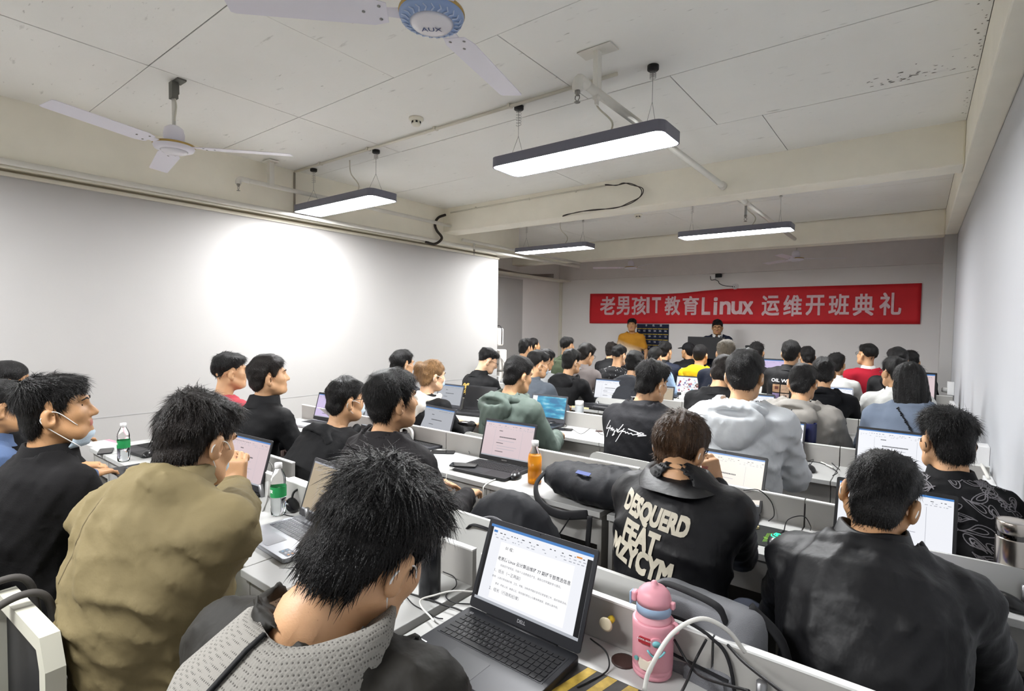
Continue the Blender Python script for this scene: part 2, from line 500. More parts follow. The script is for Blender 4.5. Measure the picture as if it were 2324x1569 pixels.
B = (-1.40, 5, 2.80)
tb('pipe', [(-1.40, 2.36, 2.80), (-1.40, 8.21, 2.80)], .024, pipe_m, t, B)
tb('elbow', bez([(-1.40, 2.42, 2.80), (-1.40, 2.35, 2.80), (-1.40, 2.33, 2.77), (-1.40, 2.33, 2.74)], 6), .027, pipe_m, t, B)
o = sprinkler(t, 0, 2.33-5, 2.745-2.80)
mb = MB().box((0, 2.53-5, .11), (.03, .045, .30)).box((0, 2.53-5, .215), (.20, .10, .006)).box((0, 2.53-5, -.04), (.012, .03, .05))
mb.build('hanger', pipe_m, t, bevel=.003)
tb('drop', [(-1.40, 5.6, 2.80), (-1.40, 5.6, 2.68)], .012, mat('galvanised', '9a9a98', .4, .6), t, B)
sprinkler(t, 0, .6, -.12)
tb('tee', [(-1.40, 5.55, 2.80), (-1.40, 5.65, 2.80)], .03, pipe_m, t, B)
tb('clamp', [(-1.40, 4.78, 2.80), (-1.40, 4.83, 2.80)], .034, pipe_m, t, B)
t = empty('sprinkler_pipe', (-4.72, 3.4, 2.79), label='white sprinkler pipe branching along the left beam', cat='pipe')
B = (-4.72, 3.4, 2.79)
tb('pipe', [(-4.72, 2.24, 2.79), (-4.72, 4.83, 2.79)], .021, pipe_m, t, B)
tb('elbow', bez([(-4.72, 2.3, 2.79), (-4.72, 2.23, 2.79), (-4.72, 2.21, 2.77), (-4.72, 2.21, 2.745)], 6), .024, pipe_m, t, B)
sprinkler(t, 0, 2.21-3.4, -.04)
MB().box((0, 2.50-3.4, .115), (.045, .045, .23)).box((0, 2.5-3.4, .215), (.12, .09, .012)).build('hanger', pipe_m, t)
t = empty('sprinkler_pipe', (-5.1, 6.6, 2.66), label='white sprinkler pipe beyond the near beam above the left lamp', cat='pipe')
B = (-5.1, 6.6, 2.66)
tb('pipe', [(-4.78, 5.12, 2.66), (-4.78, 8.15, 2.66)], .02, pipe_m, t, B)
tb('drop', [(-4.78, 5.35, 2.66), (-4.78, 5.35, 2.56)], .012, pipe_m, t, B)
sprinkler(t, .32, 5.35-6.6, -.10)
# ceiling conduit with smoke detectors
co = MB().tube([(-4.83, 2.80, 3.005), (-1.42, 2.80, 3.005)], .011, 8)
for x in (-4.4, -3.7, -2.9, -2.2, -1.7): co.box((x, 2.80, 3.008), (.018, .04, .022))
tag(co.build('ceiling_conduit', trim_m), 'cream cable conduit fixed across the ceiling above the lamps', 'conduit')
tag(MB().tube([(XBM+.008, 2.80, 2.62), (XBM+.010, 2.80, 3.0)], .010, 8).build('wall_conduit', mat('old_conduit', '9b958a', .6)), 'short grey conduit climbing the left beam', 'conduit')
co = MB().tube([(-4.72, 4.83, 2.955), (-2.55, 4.83, 2.975)], .008, 8)
for x in (-4.3, -3.5, -2.9): co.box((x, 4.83, 2.966), (.012, .02, .02))
tag(co.build('beam_conduit', trim_m), 'thin white conduit clipped along the near beam', 'conduit')
cb = bez([(-2.55, 4.82, 2.975), (-2.42, 4.81, 2.955), (-2.28, 4.80, 2.95), (-2.16, 4.80, 2.88), (-2.17, 4.80, 2.80), (-2.32, 4.80, 2.74), (-2.6, 4.81, 2.735), (-2.85, 4.81, 2.742), (-3.05, 4.82, 2.72)], 8)
cb2 = [p+np.array([.02*math.sin(i*.3), -.006, .006*math.cos(i*.5)]) for i, p in enumerate(cb)]
tag(MB().tube(cb, .0045, 6).tube(cb2, .0045, 6).build('beam_cable', mat('dark_cable', '3a332e', .6)), 'loose dark cable looping on the near beam', 'cable')
def smoke_detector(x, y, label):
    t = empty('smoke_detector', (x, y, ZC-.0), label=label, cat='smoke detector', group='ceiling smoke detectors')
    iv = mat('detector_ivory', 'e3dfd0', .45)
    MB().lathe([(0, 0), (.052, 0), (.052, -.012), (.046, -.018), (.04, -.022), (0, -.022)], 24).build('base', iv, t)
    MB().lathe([(.030, -.02), (.032, -.04), (.026, -.052), (0, -.056)], 24).build('cover', iv, t)
    for k in range(6):
        a = k*math.pi/3+.4
        MB().box((.031*math.cos(a), .031*math.sin(a), -.032), (.014, .006, .014), R=Matrix.Rotation(a+math.pi/2, 3, 'Z')).build('vent_slot', mat('black_plastic', '141414', .5), t)
smoke_detector(-2.89, 2.60, 'round ivory smoke detector on the ceiling near the centre fan')
smoke_detector(-2.95, 6.5, 'small round smoke detector on the ceiling beyond the near beam')

# ---------------------------------------------------------------- lamps
lamp_house = mat('lamp_graphite_metal', '71727f', .45, .3)
diff_m = mat('lamp_diffuser', 'ffffff', .4, emit=LAMP_POWER, emitcol='f8f9fa')
wire_m = mat('steel_wire', '8a8a88', .4, .7)
black_m = mat('black_plastic', '141414', .5)
LZ = 2.60
def make_lamp(x, y, label, coil=True):
    t = empty('pendant_lamp', (x, y, LZ), label=label, cat='lamp', group='rectangular pendant lamps')
    W, D, H = 1.19, .30, .062
    out = rrect(W, D, .055, 6); inn = rrect(W-.016, D-.016, .048, 6)
    mb = MB(); n = len(out)
    V = [(a, b, 0) for a, b in out]+[(a, b, H) for a, b in out]+[(a, b, 0) for a, b in inn]+[(a, b, .012) for a, b in inn]
    F = []
    for i in range(n):
        j = (i+1) % n
        F += [(i, j, n+j, n+i), (i, 2*n+i, 2*n+j, j), (2*n+i, 3*n+i, 3*n+j, 2*n+j)]
    F.append(tuple(range(n, 2*n)))
    mb.add(V, F); mb.build('housing', lamp_house, t)
    MB().prism(inn, .006, .012).build('diffuser', diff_m, t)
    for sx in (-1, 1):
        cx = sx*.47
        MB().lathe([(0, 0), (.032, 0), (.032, -.022), (.028, -.026), (0, -.026)], 20, c=(cx, 0, ZC-LZ)).build('ceiling_cap', black_m, t)
        top = ZC-LZ-.026; fork = H+.16
        mb = MB().tube([(cx, 0, top), (cx, 0, fork)], .0014, 5)
        mb.tube([(cx, 0, fork), (cx, -.08, H)], .0012, 5).tube([(cx, 0, fork), (cx, .08, H)], .0012, 5)
        nc = 6; ztop = top-.005
        L = .10 if sx < 0 else .04
        pts = [(cx+.017*math.cos(k*.6), .017*math.sin(k*.6), ztop-L*k/60) for k in range(61)]
        mb.tube(pts, .0011, 4)
        mb.build('hanging_wire', wire_m, t)
    MB().tube(bez([(.18, 0, H), (.22, .01, H+.10), (.12, 0, H+.22), (.10, 0, ZC-LZ-.02)], 8), .0055, 8).build('power_cable', trim_m, t)
    return t
make_lamp(-1.70, 2.86, 'large rectangular pendant lamp hanging over the centre of the room, nearest of the lamps')
make_lamp(-4.17, 2.88, 'rectangular pendant lamp hanging close to the white left wall')
make_lamp(-1.67, 6.20, 'rectangular pendant lamp hanging between the two beams on the right')
make_lamp(-4.09, 6.24, 'rectangular pendant lamp hanging between the two beams on the left')
for i, (x, y) in enumerate(((-1.70, -.50), (-4.17, -.50))):
    make_lamp(x, y, ['rectangular pendant lamp above and behind the camera', 'rectangular pendant lamp behind the camera near the left wall'][i])

# ---------------------------------------------------------------- ceiling fans
fan_w = mat('fan_lilac_white', 'e2e0ea', .35)
fan_blue = mat('fan_blue_ring', '8fa6cf', .4)
gold_m = mat('gold_band', 'b09458', .35, .7)
def make_fan(x, y, zb, ang, label, blue=False, rod=True, R=.68):
    t = empty('ceiling_fan', (x, y, zb), label=label, cat='ceiling fan', group='three-bladed ceiling fans')
    top = ZC-zb
    mb = MB().lathe([(0, .02), (.075, .02), (.105, .028), (.112, .045), (.105, .06), (.06, .065), (0, .065)], 40)
    mb.build('motor', fan_blue if blue else fan_w, t)
    MB().lathe([(.112, .046), (.1145, .050), (.113, .058), (.107, .060)], 40).build('gold_band', gold_m, t)
    MB().lathe([(0, 0), (.045, .003), (.066, .010), (.076, .021), (0, .021)], 40).build('bottom_cap', mat('fan_cap', 'e2e0e6', .25), t)
    if blue:
        for k in range(24):
            a = 2*math.pi*k/24
            MB().tube([(.080*math.cos(a), .080*math.sin(a), .019), (.094*math.cos(a+.10), .094*math.sin(a+.10), .022), (.104*math.cos(a), .104*math.sin(a), .029)], .003, 5).build('ring_ornament', mat('fan_ornament', 'b9c8e2', .4), t)
        V, F = text_mesh('AUX', .034, bold=.01)
        V = V[:, [0, 1, 2]]*[1, -1, 1]
        a = YAW
        Vr = np.stack((V[:, 0]*math.cos(a)-V[:, 1]*math.sin(a), V[:, 0]*math.sin(a)+V[:, 1]*math.cos(a), np.full(len(V), -.0012)), -1)
        MB().add(Vr, F).build('brand_lettering', mat('fan_brand_blue', '20386f', .4), t)
    MB().lathe([(.055, .064), (.058, .12), (.05, .155), (.03, .17), (.014, .175), (0, .175)], 28).build('motor_cover', fan_w, t)
    MB().tube([(0, 0, .17), (0, 0, top-.07)], .011, 12).build('rod', pipe_m, t)
    MB().tube(bez([(.012, .0, .2), (.018, .006, .26), (.008, .012, .3), (.016, 0, top-.1)], 6), .004, 6).build('wire', trim_m, t)
    mb = MB().box((0, 0, top-.06), (.05, .035, .10)).box((-.02, .03, top-.03), (.02, .012, .075)).box((.03, .02, top-.005), (.09, .05, .01))
    mb.build('bracket', mat('bracket_steel', '6c6c66', .5, .6), t)
    for k in range(3):
        a = math.radians(ang+120*k)
        M = Matrix.Rotation(a, 4, 'Z') @ Matrix.Translation((0, 0, .045)) @ Matrix.Rotation(math.radians(9), 4, 'X')
        poly = [(.15, -.045), (.20, -.062), (R-.015, -.055), (R, -.048), (R, .050), (R-.015, .056), (.20, .062), (.15, .045)]
        b = MB().prism(poly, -.0012, .0012, M=M).build('blade', fan_w, t)
        M2 = Matrix.Rotation(a, 4, 'Z') @ Matrix.Translation((0, 0, .045))
        MB().prism([(.09, -.025), (.17, -.018), (.26, -.008), (.26, .008), (.17, .018), (.09, .025)], .001, .005, M=M2 @ Matrix.Rotation(math.radians(9), 4, 'X')).build('blade_arm', fan_w, b)
        for q in ((.175, -.03), (.175, .03), (.23, 0)):
            MB().lathe([(0, -.004), (.006, -.003), (.006, 0), (0, 0)], 8, c=(0, 0, 0), M=M @ Matrix.Translation((q[0], q[1], 0))).build('screw', wire_m, b)
    return t
def blade_ang(cx, cy, z, px, py):
    q = onz(px, py, z); return math.degrees(math.atan2(q[1]-cy, q[0]-cx))
make_fan(-3.665, 1.33, 2.575, blade_ang(-3.665, 1.33, 2.62, 600, 348), 'white ceiling fan on a long rod beside the left wall')
make_fan(-1.37, 1.30, 2.575, blade_ang(-1.37, 1.30, 2.62, 1135, 190), 'ceiling fan with a blue ornamented ring and AUX lettering, nearest the camera', blue=True)
make_fan(-4.17, 8.93, 2.575, 205, 'small looking white ceiling fan above the man in yellow at the front')
make_fan(-1.52, 9.05, 2.575, 20, 'white ceiling fan at the front on the right, above the end of the banner')
# ================================================================== PEOPLE
def skin_mat(name, col):
    m = mat(name, col, .5, bump=.08, bscale=350, var=.10, vscale=14)
    m.node_tree.nodes['Principled BSDF'].inputs['Subsurface Weight'].default_value = .06
    m.node_tree.nodes['Principled BSDF'].inputs['Subsurface Radius'].default_value = (.02, .008, .004)
    return m
SKIN = [skin_mat('skin_warm', 'c99c75'), skin_mat('skin_tan', 'b98c63'), skin_mat('skin_light', 'd8ae8d')]
def hair_mat(name, col, rough=.42, var=.3):
    return mat(name, col, rough, var=var, vscale=40, stretch=(3, 3, .6), bump=.9, bscale=130, spec=.35)
HAIR = {'black': hair_mat('hair_black', '100e0e'), 'dark': hair_mat('hair_dark_brown', '1b1512'), 'brown': hair_mat('hair_brown', '4a3524', .4, .5),
        'blond': hair_mat('hair_honey_blond', '8d6a45', .4, .4), 'grey': hair_mat('hair_ash_grey', '6d6456', .45, .4)}
lip_m = mat('lip_skin', 'a8685c', .45)
brow_m = mat('eyebrow_hair', '1f1815', .7)
eye_m = mat('eye_white', 'b9aca2', .3)
iris_m = mat('eye_iris', '1c1210', .2)
nail_m = mat('finger_nail', 'd9b49c', .35)
glass_black = mat('glasses_frame', '16130f', .3)
lens_m = mat('glasses_lens', 'ffffff', .02, trans=1.0, ior=1.01)
maskblue = mat('mask_cloth_blue', 'c3d4e2', .8, bump=.2, bscale=300)
maskblack = mat('mask_cloth_black', '1c1c1e', .85)
loop_m = mat('mask_loop_white', 'eceae6', .6)
shoe_m = mat('shoe_dark', '222226', .6)
jean_m = mat('trousers_dark_denim', '2b3140', .85, var=.2, vscale=60, bump=.2, bscale=250)
pant_m = mat('trousers_black', '19191c', .85, bump=.2, bscale=200)

def rotm(yaw, pitch=0., roll=0.):
    y, p, r = math.radians(yaw), -math.radians(pitch), math.radians(roll)
    Rz = np.array([[math.cos(y), -math.sin(y), 0], [math.sin(y), math.cos(y), 0], [0, 0, 1]])
    Rx = np.array([[1, 0, 0], [0, math.cos(p), -math.sin(p)], [0, math.sin(p), math.cos(p)]])
    Ry = np.array([[math.cos(r), 0, math.sin(r)], [0, 1, 0], [-math.sin(r), 0, math.cos(r)]])
    return Rz@Rx@Ry
def ik(S, W, pole, l1, l2):
    d = W-S; D = np.linalg.norm(d); D2 = min(D, (l1+l2)*.995); u = d/D
    a = (l1*l1-l2*l2+D2*D2)/(2*D2); h = math.sqrt(max(0, l1*l1-a*a))
    n = pole-u*(pole@u); n /= np.linalg.norm(n)
    return S+u*a+n*h, S+u*D2
def hand_prims(W, d, up, side, curl=.5, s=1.0, fist=False):
    """W wrist, d finger direction, up back-of-hand normal, side=+1 right hand (thumb towards -x of d-frame)"""
    d = d/np.linalg.norm(d); up = up-d*(up@d); up /= np.linalg.norm(up)
    lat = np.cross(d, up)*side          # towards little finger
    pr = []
    palm = W+d*.05*s
    M = np.stack((lat, d, up), 1)
    pr.append((s_box(palm, (.040*s, .046*s, .014*s), .012*s, M), '+', .012))
    pr.append((s_rc(W-d*.02, W+d*.02*s, .026*s, .024*s), '+', .015))
    L = [(.072, -.030), (.08, -.010), (.075, .011), (.058, .030)]
    tips = []
    for i, (l, x) in enumerate(L):
        a = W+d*.092*s+lat*x*s; l *= s
        c = curl+.06*i
        d1 = d*math.cos(c)-up*math.sin(c); b = a+d1*l*.45
        d2 = d*math.cos(c*2.1)-up*math.sin(c*2.1); e = b+d2*l*.32
        d3 = d*math.cos(c*2.9)-up*math.sin(c*2.9); g_ = e+d3*l*.25
        pr += [(s_rc(a-d*.012, b, .0092*s, .0086*s), '+', .004), (s_rc(b, e, .0086*s, .008*s), '+', .003), (s_rc(e, g_, .008*s, .0066*s), '+', .003)]
        tips.append((g_, d3))
    a = W+d*.028*s-lat*.032*s
    dt = d*.72-lat*.62-up*.28; dt /= np.linalg.norm(dt); b = a+dt*.042*s
    dt2 = d*.93-lat*.15-up*.32; dt2 /= np.linalg.norm(dt2); e = b+dt2*.032*s
    pr += [(s_rc(a, b, .014*s, .0105*s), '+', .01), (s_rc(b, e, .0105*s, .008*s), '+', .004)]
    lo = palm-.13*s; hi = palm+.13*s
    return pr, (lo, hi), tips

def head_prims(H, R, s, fine):
    W = lambda q: H+R@(np.array(q, float)*s)
    E = lambda c, r, op='+', k=.02: (s_ell(W(c), np.array(r)*s, R), op, k*s)
    C = lambda a, b, ra, rb, op='+', k=.02: (s_rc(W(a), W(b), ra*s, rb*s), op, k*s)
    p = [E((0, -.014, .030), (.074, .094, .088)), E((0, .030, -.030), (.060, .062, .084)), C((-.028, .045, -.082), (.028, .045, -.082), .030, .030, k=.03),
         E((0, .074, -.092), (.022, .020, .020)), E((-.038, .052, -.020), (.028, .030, .030)), E((.038, .052, -.020), (.028, .030, .030)),
         C((-.055, -.005, -.055), (-.035, .05, -.085), .022, .022), C((.055, -.005, -.055), (.035, .05, -.085), .022, .022)]
    p += [E((sx*.083, -.014, -.016), (.0125, .022, .034), k=.008) for sx in (-1, 1)]
    p += [E((sx*.088, -.004, -.014), (.008, .010, .018), '-', .006) for sx in (-1, 1)]
    p += [C((0, .086, .010), (0, .104, -.024), .009, .013, k=.012), E((-.012, .092, -.028), (.009, .011, .008), k=.008), E((.012, .092, -.028), (.009, .011, .008), k=.008)]
    if fine:
        p += [E((sx*.032, .094, .012), (.020, .014, .013), '-', .012) for sx in (-1, 1)]
        p += [C((-.030, .083, .030), (.030, .083, .030), .010, .010, k=.016)]
        p += [C((-.020, .086, -.054), (.020, .086, -.054), .0065, .0065, k=.008), C((-.016, .085, -.064), (.016, .085, -.064), .0072, .0072, k=.008),
              C((-.022, .096, -.059), (.022, .096, -.059), .0022, .0022, '-', .004)]
    return p, W

def hair_build(H, R, s, style, vox, seed, nst, org, thick=.012, lift=.3, slen=.035):
    W = lambda q: H+R@(np.array(q, float)*s)
    E = lambda c, r, op='+', k=.02: (s_ell(W(c), np.array(r)*s, R), op, k*s)
    t = thick
    p = [E((0, -.016, .034), (.0755+t, .0955+t, .0885+t))]
    zt_y = [-.2, -.075, -.045, -.022, -.005, .012, .03, .055, .075, .2]
    zt_z = [-.100, -.102, -.072, .008, .028, -.012, -.005, .038, .058, .07]
    if style == 'buzz':
        p = [E((0, -.016, .033), (.0775+t, .0975+t, .091+t))]
        zt_z = [-.075, -.075, -.05, .012, .024, .0, .01, .05, .066, .07]
    if style in ('short', 'spiky', 'undercut', 'buzz'): p.append(E((0, -.046, -.048), (.062+t*.5, .056+t*.5, .064), k=.03))
    if style == 'bowl':
        p += [E((0, -.020, .018), (.080+t, .102+t, .074+t)), E((0, .03, .05), (.070+t, .072+t, .06+t)), E((0, -.05, -.05), (.060, .052, .05))]
        zt_y = [-.2, -.09, -.05, -.02, .0, .02, .05, .08, .2]
        zt_z = [-.066, -.066, -.050, -.018, -.010, -.016, -.01, .010, .02]
    elif style == 'spiky':
        p += [E((0, .018, .080), (.060+t, .066+t, .040+t)), E((0, -.045, .055), (.068+t, .056+t, .062+t))]
    elif style == 'short':
        p += [E((0, .008, .074), (.062+t, .074+t, .042+t))]
    elif style == 'undercut':
        p += [E((0, .010, .076), (.062+t, .074+t, .044+t)), E((0, -.03, .06), (.073+t, .076+t, .058+t))]
        zt_z = [-.030, -.030, -.010, .022, .035, .02, .02, .045, .058, .07]
    elif style == 'long':
        p += [E((0, -.03, -.03), (.094, .092, .12)), E((0, -.045, -.10), (.10, .07, .10)), E((0, -.05, -.16), (.104, .058, .06))]
        zt_y = [-.2, -.05, .0, .03, .05, .075, .2]; zt_z = [-.22, -.22, -.20, -.15, .0, .055, .07]
    elif style == 'bun':
        p += [E((-.060, -.095, .050), (.050, .045, .055), k=.012), E((-.070, -.10, -.012), (.034, .032, .055), k=.012), E((0, -.04, -.03), (.07, .07, .075))]
        zt_z = [-.085, -.085, -.06, -.01, .0, -.02, -.01, .04, .058, .07]
    sd = s_ell(W((0, 0, 0)), (.2*s,)*3)
    def post(P, F):
        q = ((P-H)@R)/s
        zt = np.interp(q[:, 1], zt_y, zt_z)
        n = noise3(q, seed, 75)
        rim = .010*noise3(q, seed+3, 150)
        if style in ('long',):
            rim = .012*np.sin(q[:, 0]*170+2*np.sin(q[:, 1]*40))
        amp = .0022 if style == 'buzz' else (.0075 if vox < .009 else .009)
        if style == 'bowl' or style == 'long':
            ang = np.arctan2(q[:, 0], -(q[:, 1]+.03)); n = np.sin(ang*26+3*np.sin(ang*5+seed))*.8+n*.4; amp = .0035
        F = F-amp*n*s
        if style not in ('bowl', 'long', 'bun'): F = F+(t+.005)*s*(1-np.clip((q[:, 2]-zt)/.060, 0, 1))**1.6
        return np.maximum(F, (zt+rim-q[:, 2])*.75*s)
    V, Fq = sdf_mesh(p, vox, post=post, org=org)
    if nst:
        rs = np.random.RandomState(seed)
        nv = len(V); pk = rs.randint(0, len(Fq), nst)
        q4 = V[Fq[pk]]
        wq = rs.dirichlet(np.ones(4), nst)
        base = (q4*wq[..., None]).sum(1)
        nrm = np.cross(q4[:, 2]-q4[:, 0], q4[:, 3]-q4[:, 1]); nrm /= np.linalg.norm(nrm, axis=1)[:, None]+1e-9
        loc = ((base+np.array(org)-H)@R)/s
        nl = nrm@R
        cen = ((base+np.array(org)-H)@R)/s-np.array([0, -.016, .03])
        flip = (nl*cen).sum(1) < 0
        keep = ~flip
        base, loc, nl = base[keep], loc[keep], nl[keep]; m = len(base)
        crown = np.array([.012, -.065, .115])
        fl = loc-crown
        top = np.clip((loc[:, 2]-.02)/.09, 0, 1)[:, None]
        fl = fl/(np.linalg.norm(fl, axis=1)[:, None]+.02)
        fl = fl*(.5+.5*top)+np.array([0, 0, -1])*(1-top)*.9
        if style in ('spiky', 'short'): fl = fl+np.array([.15, .35, .0])*top
        frt = (np.clip((loc[:, 1]-.035)/.04, 0, 1))[:, None]
        fl = fl+np.array([0, .25, -.9])*frt
        fl = fl+rs.randn(m, 3)*(.36 if style not in ('bowl', 'long') else .10)
        fl -= nl*(fl*nl).sum(1)[:, None]; fl /= np.linalg.norm(fl, axis=1)[:, None]+1e-9
        L = slen*rs.uniform(.5, 1.25, m)[:, None]*(.68+.32*top)
        lf = lift*rs.uniform(.2, 1.3, m)[:, None]*(.42+.58*top)
        w = rs.uniform(.0010, .0022, m)[:, None]*(1 if vox < .008 else 1.9)
        sdv = np.cross(fl, nl); sdv /= np.linalg.norm(sdv, axis=1)[:, None]+1e-9
        pts = []
        for k, tt in enumerate((0., .45, 1.0)):
            c = loc-nl*.003+fl*L*tt+nl*L*lf*(tt-.35*tt*tt)*1.1+np.array([0, 0, -1])*L*.22*tt*tt
            ww = w*(1-.92*tt)
            pts += [c-sdv*ww, c+sdv*ww]
        SV = np.stack(pts, 1)*s
        SV = SV.reshape(-1, 3)@R.T+H-np.array(org)
        b0 = nv+np.arange(m)[:, None]*6
        SQ = np.concatenate([b0+np.array([0, 1, 3, 2]), b0+np.array([2, 3, 5, 4])])
        return np.concatenate((V, SV)), [Fq, SQ]
    return V, [Fq]

def cloth(name, col, rough=.75, kind='woven', **k):
    k.setdefault('spec', .25)
    if kind == 'shell': return mat(name, col, rough, bump=.30, bscale=26, var=.10, vscale=7, stretch=(1, 1, .55), **k)
    if kind == 'knit': return mat(name, col, rough, bump=.35, bscale=420, var=.10, vscale=6, **k)
    return mat(name, col, rough, bump=.22, bscale=34, var=.10, vscale=9, **k)

PEOPLE = {}
def person(key, label, px, py, Y, top, hair='black', style='short', hy=0., hp=5., hr=0., by=0., s=1.0, skin=0, hood=False, collar=True, sleeves=1.0, bulk=0., g=.016,
           wristL=None, wristR=None, handL=None, handR=None, topname='jacket', trousers=None, mask=None, glasses=False, hoodmat=None, collarmat=None, fold=.012, ffreq=34., capm=None, chh=.042, crad=1.0, standing=False,
           seat=.45, hips=None, thick=.009, lift=.42, slen=.035, detail=None, feetz=0., pole=None, deskz=.74, nolegs=False, capmat=None, fd=None, shoulder=1.0, nb=None, cprof=None, hoodk=1.0, coff=0.):
    H = onY(px, py, Y); dep = depth_of(H)
    seed = int(px*7+py) % 9973
    nf = 0 if dep > 5 else (1 if dep > 2.3 else 2)
    if detail is not None: nf = detail
    vh = (.0125, .0078, .005)[nf]; vg = (.021, .014, .0098)[nf]; vb = (.036, .032, .026)[nf]
    R = rotm(by+hy, hp, hr)
    fw = np.array([-math.sin(math.radians(by)), math.cos(math.radians(by)), 0]); rt = np.array([fw[1], -fw[0], 0]); up = np.array([0, 0, 1.])
    N = H+R@np.array([0, -.035, -.115])*s-fw*.012*s-up*.046*s       # base of the neck
    if nb is not None: N = H+rt*nb[0]+fw*nb[1]+up*nb[2]
    if standing:
        hip = np.array([N[0], N[1], max(.86, N[2]-.52)])-fw*.01
    elif hips is not None: hip = np.array([*hips, seat+.10])
    else:
        L = .50*s; dz = N[2]-(seat+.10); lean = math.sqrt(max(0., L*L-dz*dz)) if dz < L else 0.
        hip = N-fw*max(lean, .03); hip[2] = seat+.10
    org = np.array([hip[0], hip[1], 0.])
    mid = (hip+N)/2-fw*.035
    che = hip*.28+N*.72-fw*.02
    sp = np.array([hip, mid, che, N-up*.01])
    # torso sweep
    def torso(off, wmul=1.0):
        q2 = np.stack(((sp-org)@fw, sp[:, 2]), 1)
        lens = np.concatenate([[0], np.cumsum(np.linalg.norm(np.diff(q2, axis=0), axis=1))]); lens /= lens[-1]
        def fn(P):
            r = P-org; x = r@rt; uv = np.stack((r@fw, P[..., 2]), -1)
            best = np.full(x.shape, 9.); bs = np.zeros(x.shape)
            for i in range(3):
                a, b = q2[i], q2[i+1]; ab = b-a
                t = np.clip(((uv-a)@ab)/(ab@ab), 0, 1)
                d = np.linalg.norm(uv-a-t[..., None]*ab, axis=-1)
                m = d < best; best = np.where(m, d, best); bs = np.where(m, lens[i]+(lens[i+1]-lens[i])*t, bs)
            A = np.interp(bs, [0, .35, .72, .9, 1], np.array([.170, .160, .182, .155, .085])*s*wmul+bulk)+off
            Bq = np.interp(bs, [0, .35, .72, .9, 1], np.array([.115, .110, .118, .098, .06])*s+bulk*.8)+off
            return (np.sqrt((x/A)**2+(best/Bq)**2)-1)*np.minimum(A, Bq)
        e = .22*s+bulk+off
        return (sp.min(0)-e, sp.max(0)+e, fn)
    S = {}; EL = {}; WR = {}
    for sd, wt in ((-1, wristL), (1, wristR)):
        sh = N+rt*sd*.176*s*shoulder-up*.082*s+fw*.020
        if wt is None:
            if standing: wt = sh+rt*sd*.07-up*.50+fw*.06
            else:
                wt = sh+fw*.34-rt*sd*.05; wt[2] = deskz+.035
        wt = np.array(wt, float)
        po = (rt*sd*.5-up*.75-fw*.35) if pole is None else np.array(pole[0 if sd < 0 else 1], float)
        e, wt2 = ik(sh, wt, po, .285*s, .255*s)
        S[sd], EL[sd], WR[sd] = sh, e, wt2
    root = empty('person', org, label=label, cat='person')
    # ---- body: one continuous mesh
    hdp, HW = head_prims(H, R, s, nf > 0)
    hdp.append((s_rc(H+R@np.array([0, -.025, -.05])*s, N-up*.02-fw*.005, .052*s, .056*s), '+', .03*s))
    bp = [(torso(-.022), '+', .04), (s_rc(H+R@np.array([0, -.025, -.06])*s, N+up*.01-fw*.005, .048*s, .054*s), '+', .03*s)]
    blocks = []
    hp2 = []
    fine = [(H-.17*s, H+.17*s)]
    for sd, hd in ((-1, handL), (1, handR)):
        bp += [(s_rc(N+rt*sd*.05-up*.065, S[sd], .034, .042), '+', .03), (s_rc(S[sd], EL[sd], .048*s, .038*s), '+', .02), (s_rc(EL[sd], WR[sd], .038*s, .026*s), '+', .015)]
        dd, uu, cu = hd if hd is not None else ((WR[sd]-EL[sd])*np.array([1, 1, .0 if not standing else 1])+fw*.02-up*.015, up if not standing else rt*sd, .28)
        hpr, fb, tips = hand_prims(WR[sd], np.array(dd, float), np.array(uu, float), sd, cu, s*.95)
        hpr.append((s_rc(EL[sd]+(WR[sd]-EL[sd])*.55, WR[sd], .031*s, .026*s), '+', .012)); blocks.append(hpr)
    if standing:
        for sd in (-1, 1):
            k0 = hip+rt*sd*.09; k1 = np.array([*(hip+rt*sd*.10)[:2], .47]); k2 = np.array([*(hip+rt*sd*.10-fw*.02)[:2], .08])
            bp += [(s_rc(k0, k1, .075, .05), '+', .04), (s_rc(k1, k2, .05, .036), '+', .02), (s_rc(k2+fw*.0-up*.03, k2+fw*.15-up*.05, .03, .025), '+', .02)]
            S[('leg', sd)] = (k0, k1, k2)
    else:
        for sd in (-1, 1):
            k0 = hip+rt*sd*.09-up*.01; k1 = k0+fw*.40+rt*sd*.03; k1[2] = seat+.075
            k2 = k1-fw*.05; k2[2] = .08
            bp += [(s_rc(k0, k1, .07, .048), '+', .04), (s_rc(k1, k2, .048, .034), '+', .02), (s_rc(k2-up*.03, k2+fw*.15-up*.05, .028, .024), '+', .02)]
            S[('leg', sd)] = (k0, k1, k2)
    V, Fq = sdf_mesh(hdp, vh, org=org)
    for b_, v_ in [(bp, vb)]+[(q_, (.012, .0078, .0053)[nf]) for q_ in blocks]:
        V2, F2 = sdf_mesh(b_, v_, org=org); Fq = np.concatenate((Fq, F2+len(V))); V = np.concatenate((V, V2))
    body = link('body', mesh_np('body', V, Fq), SKIN[skin], root)
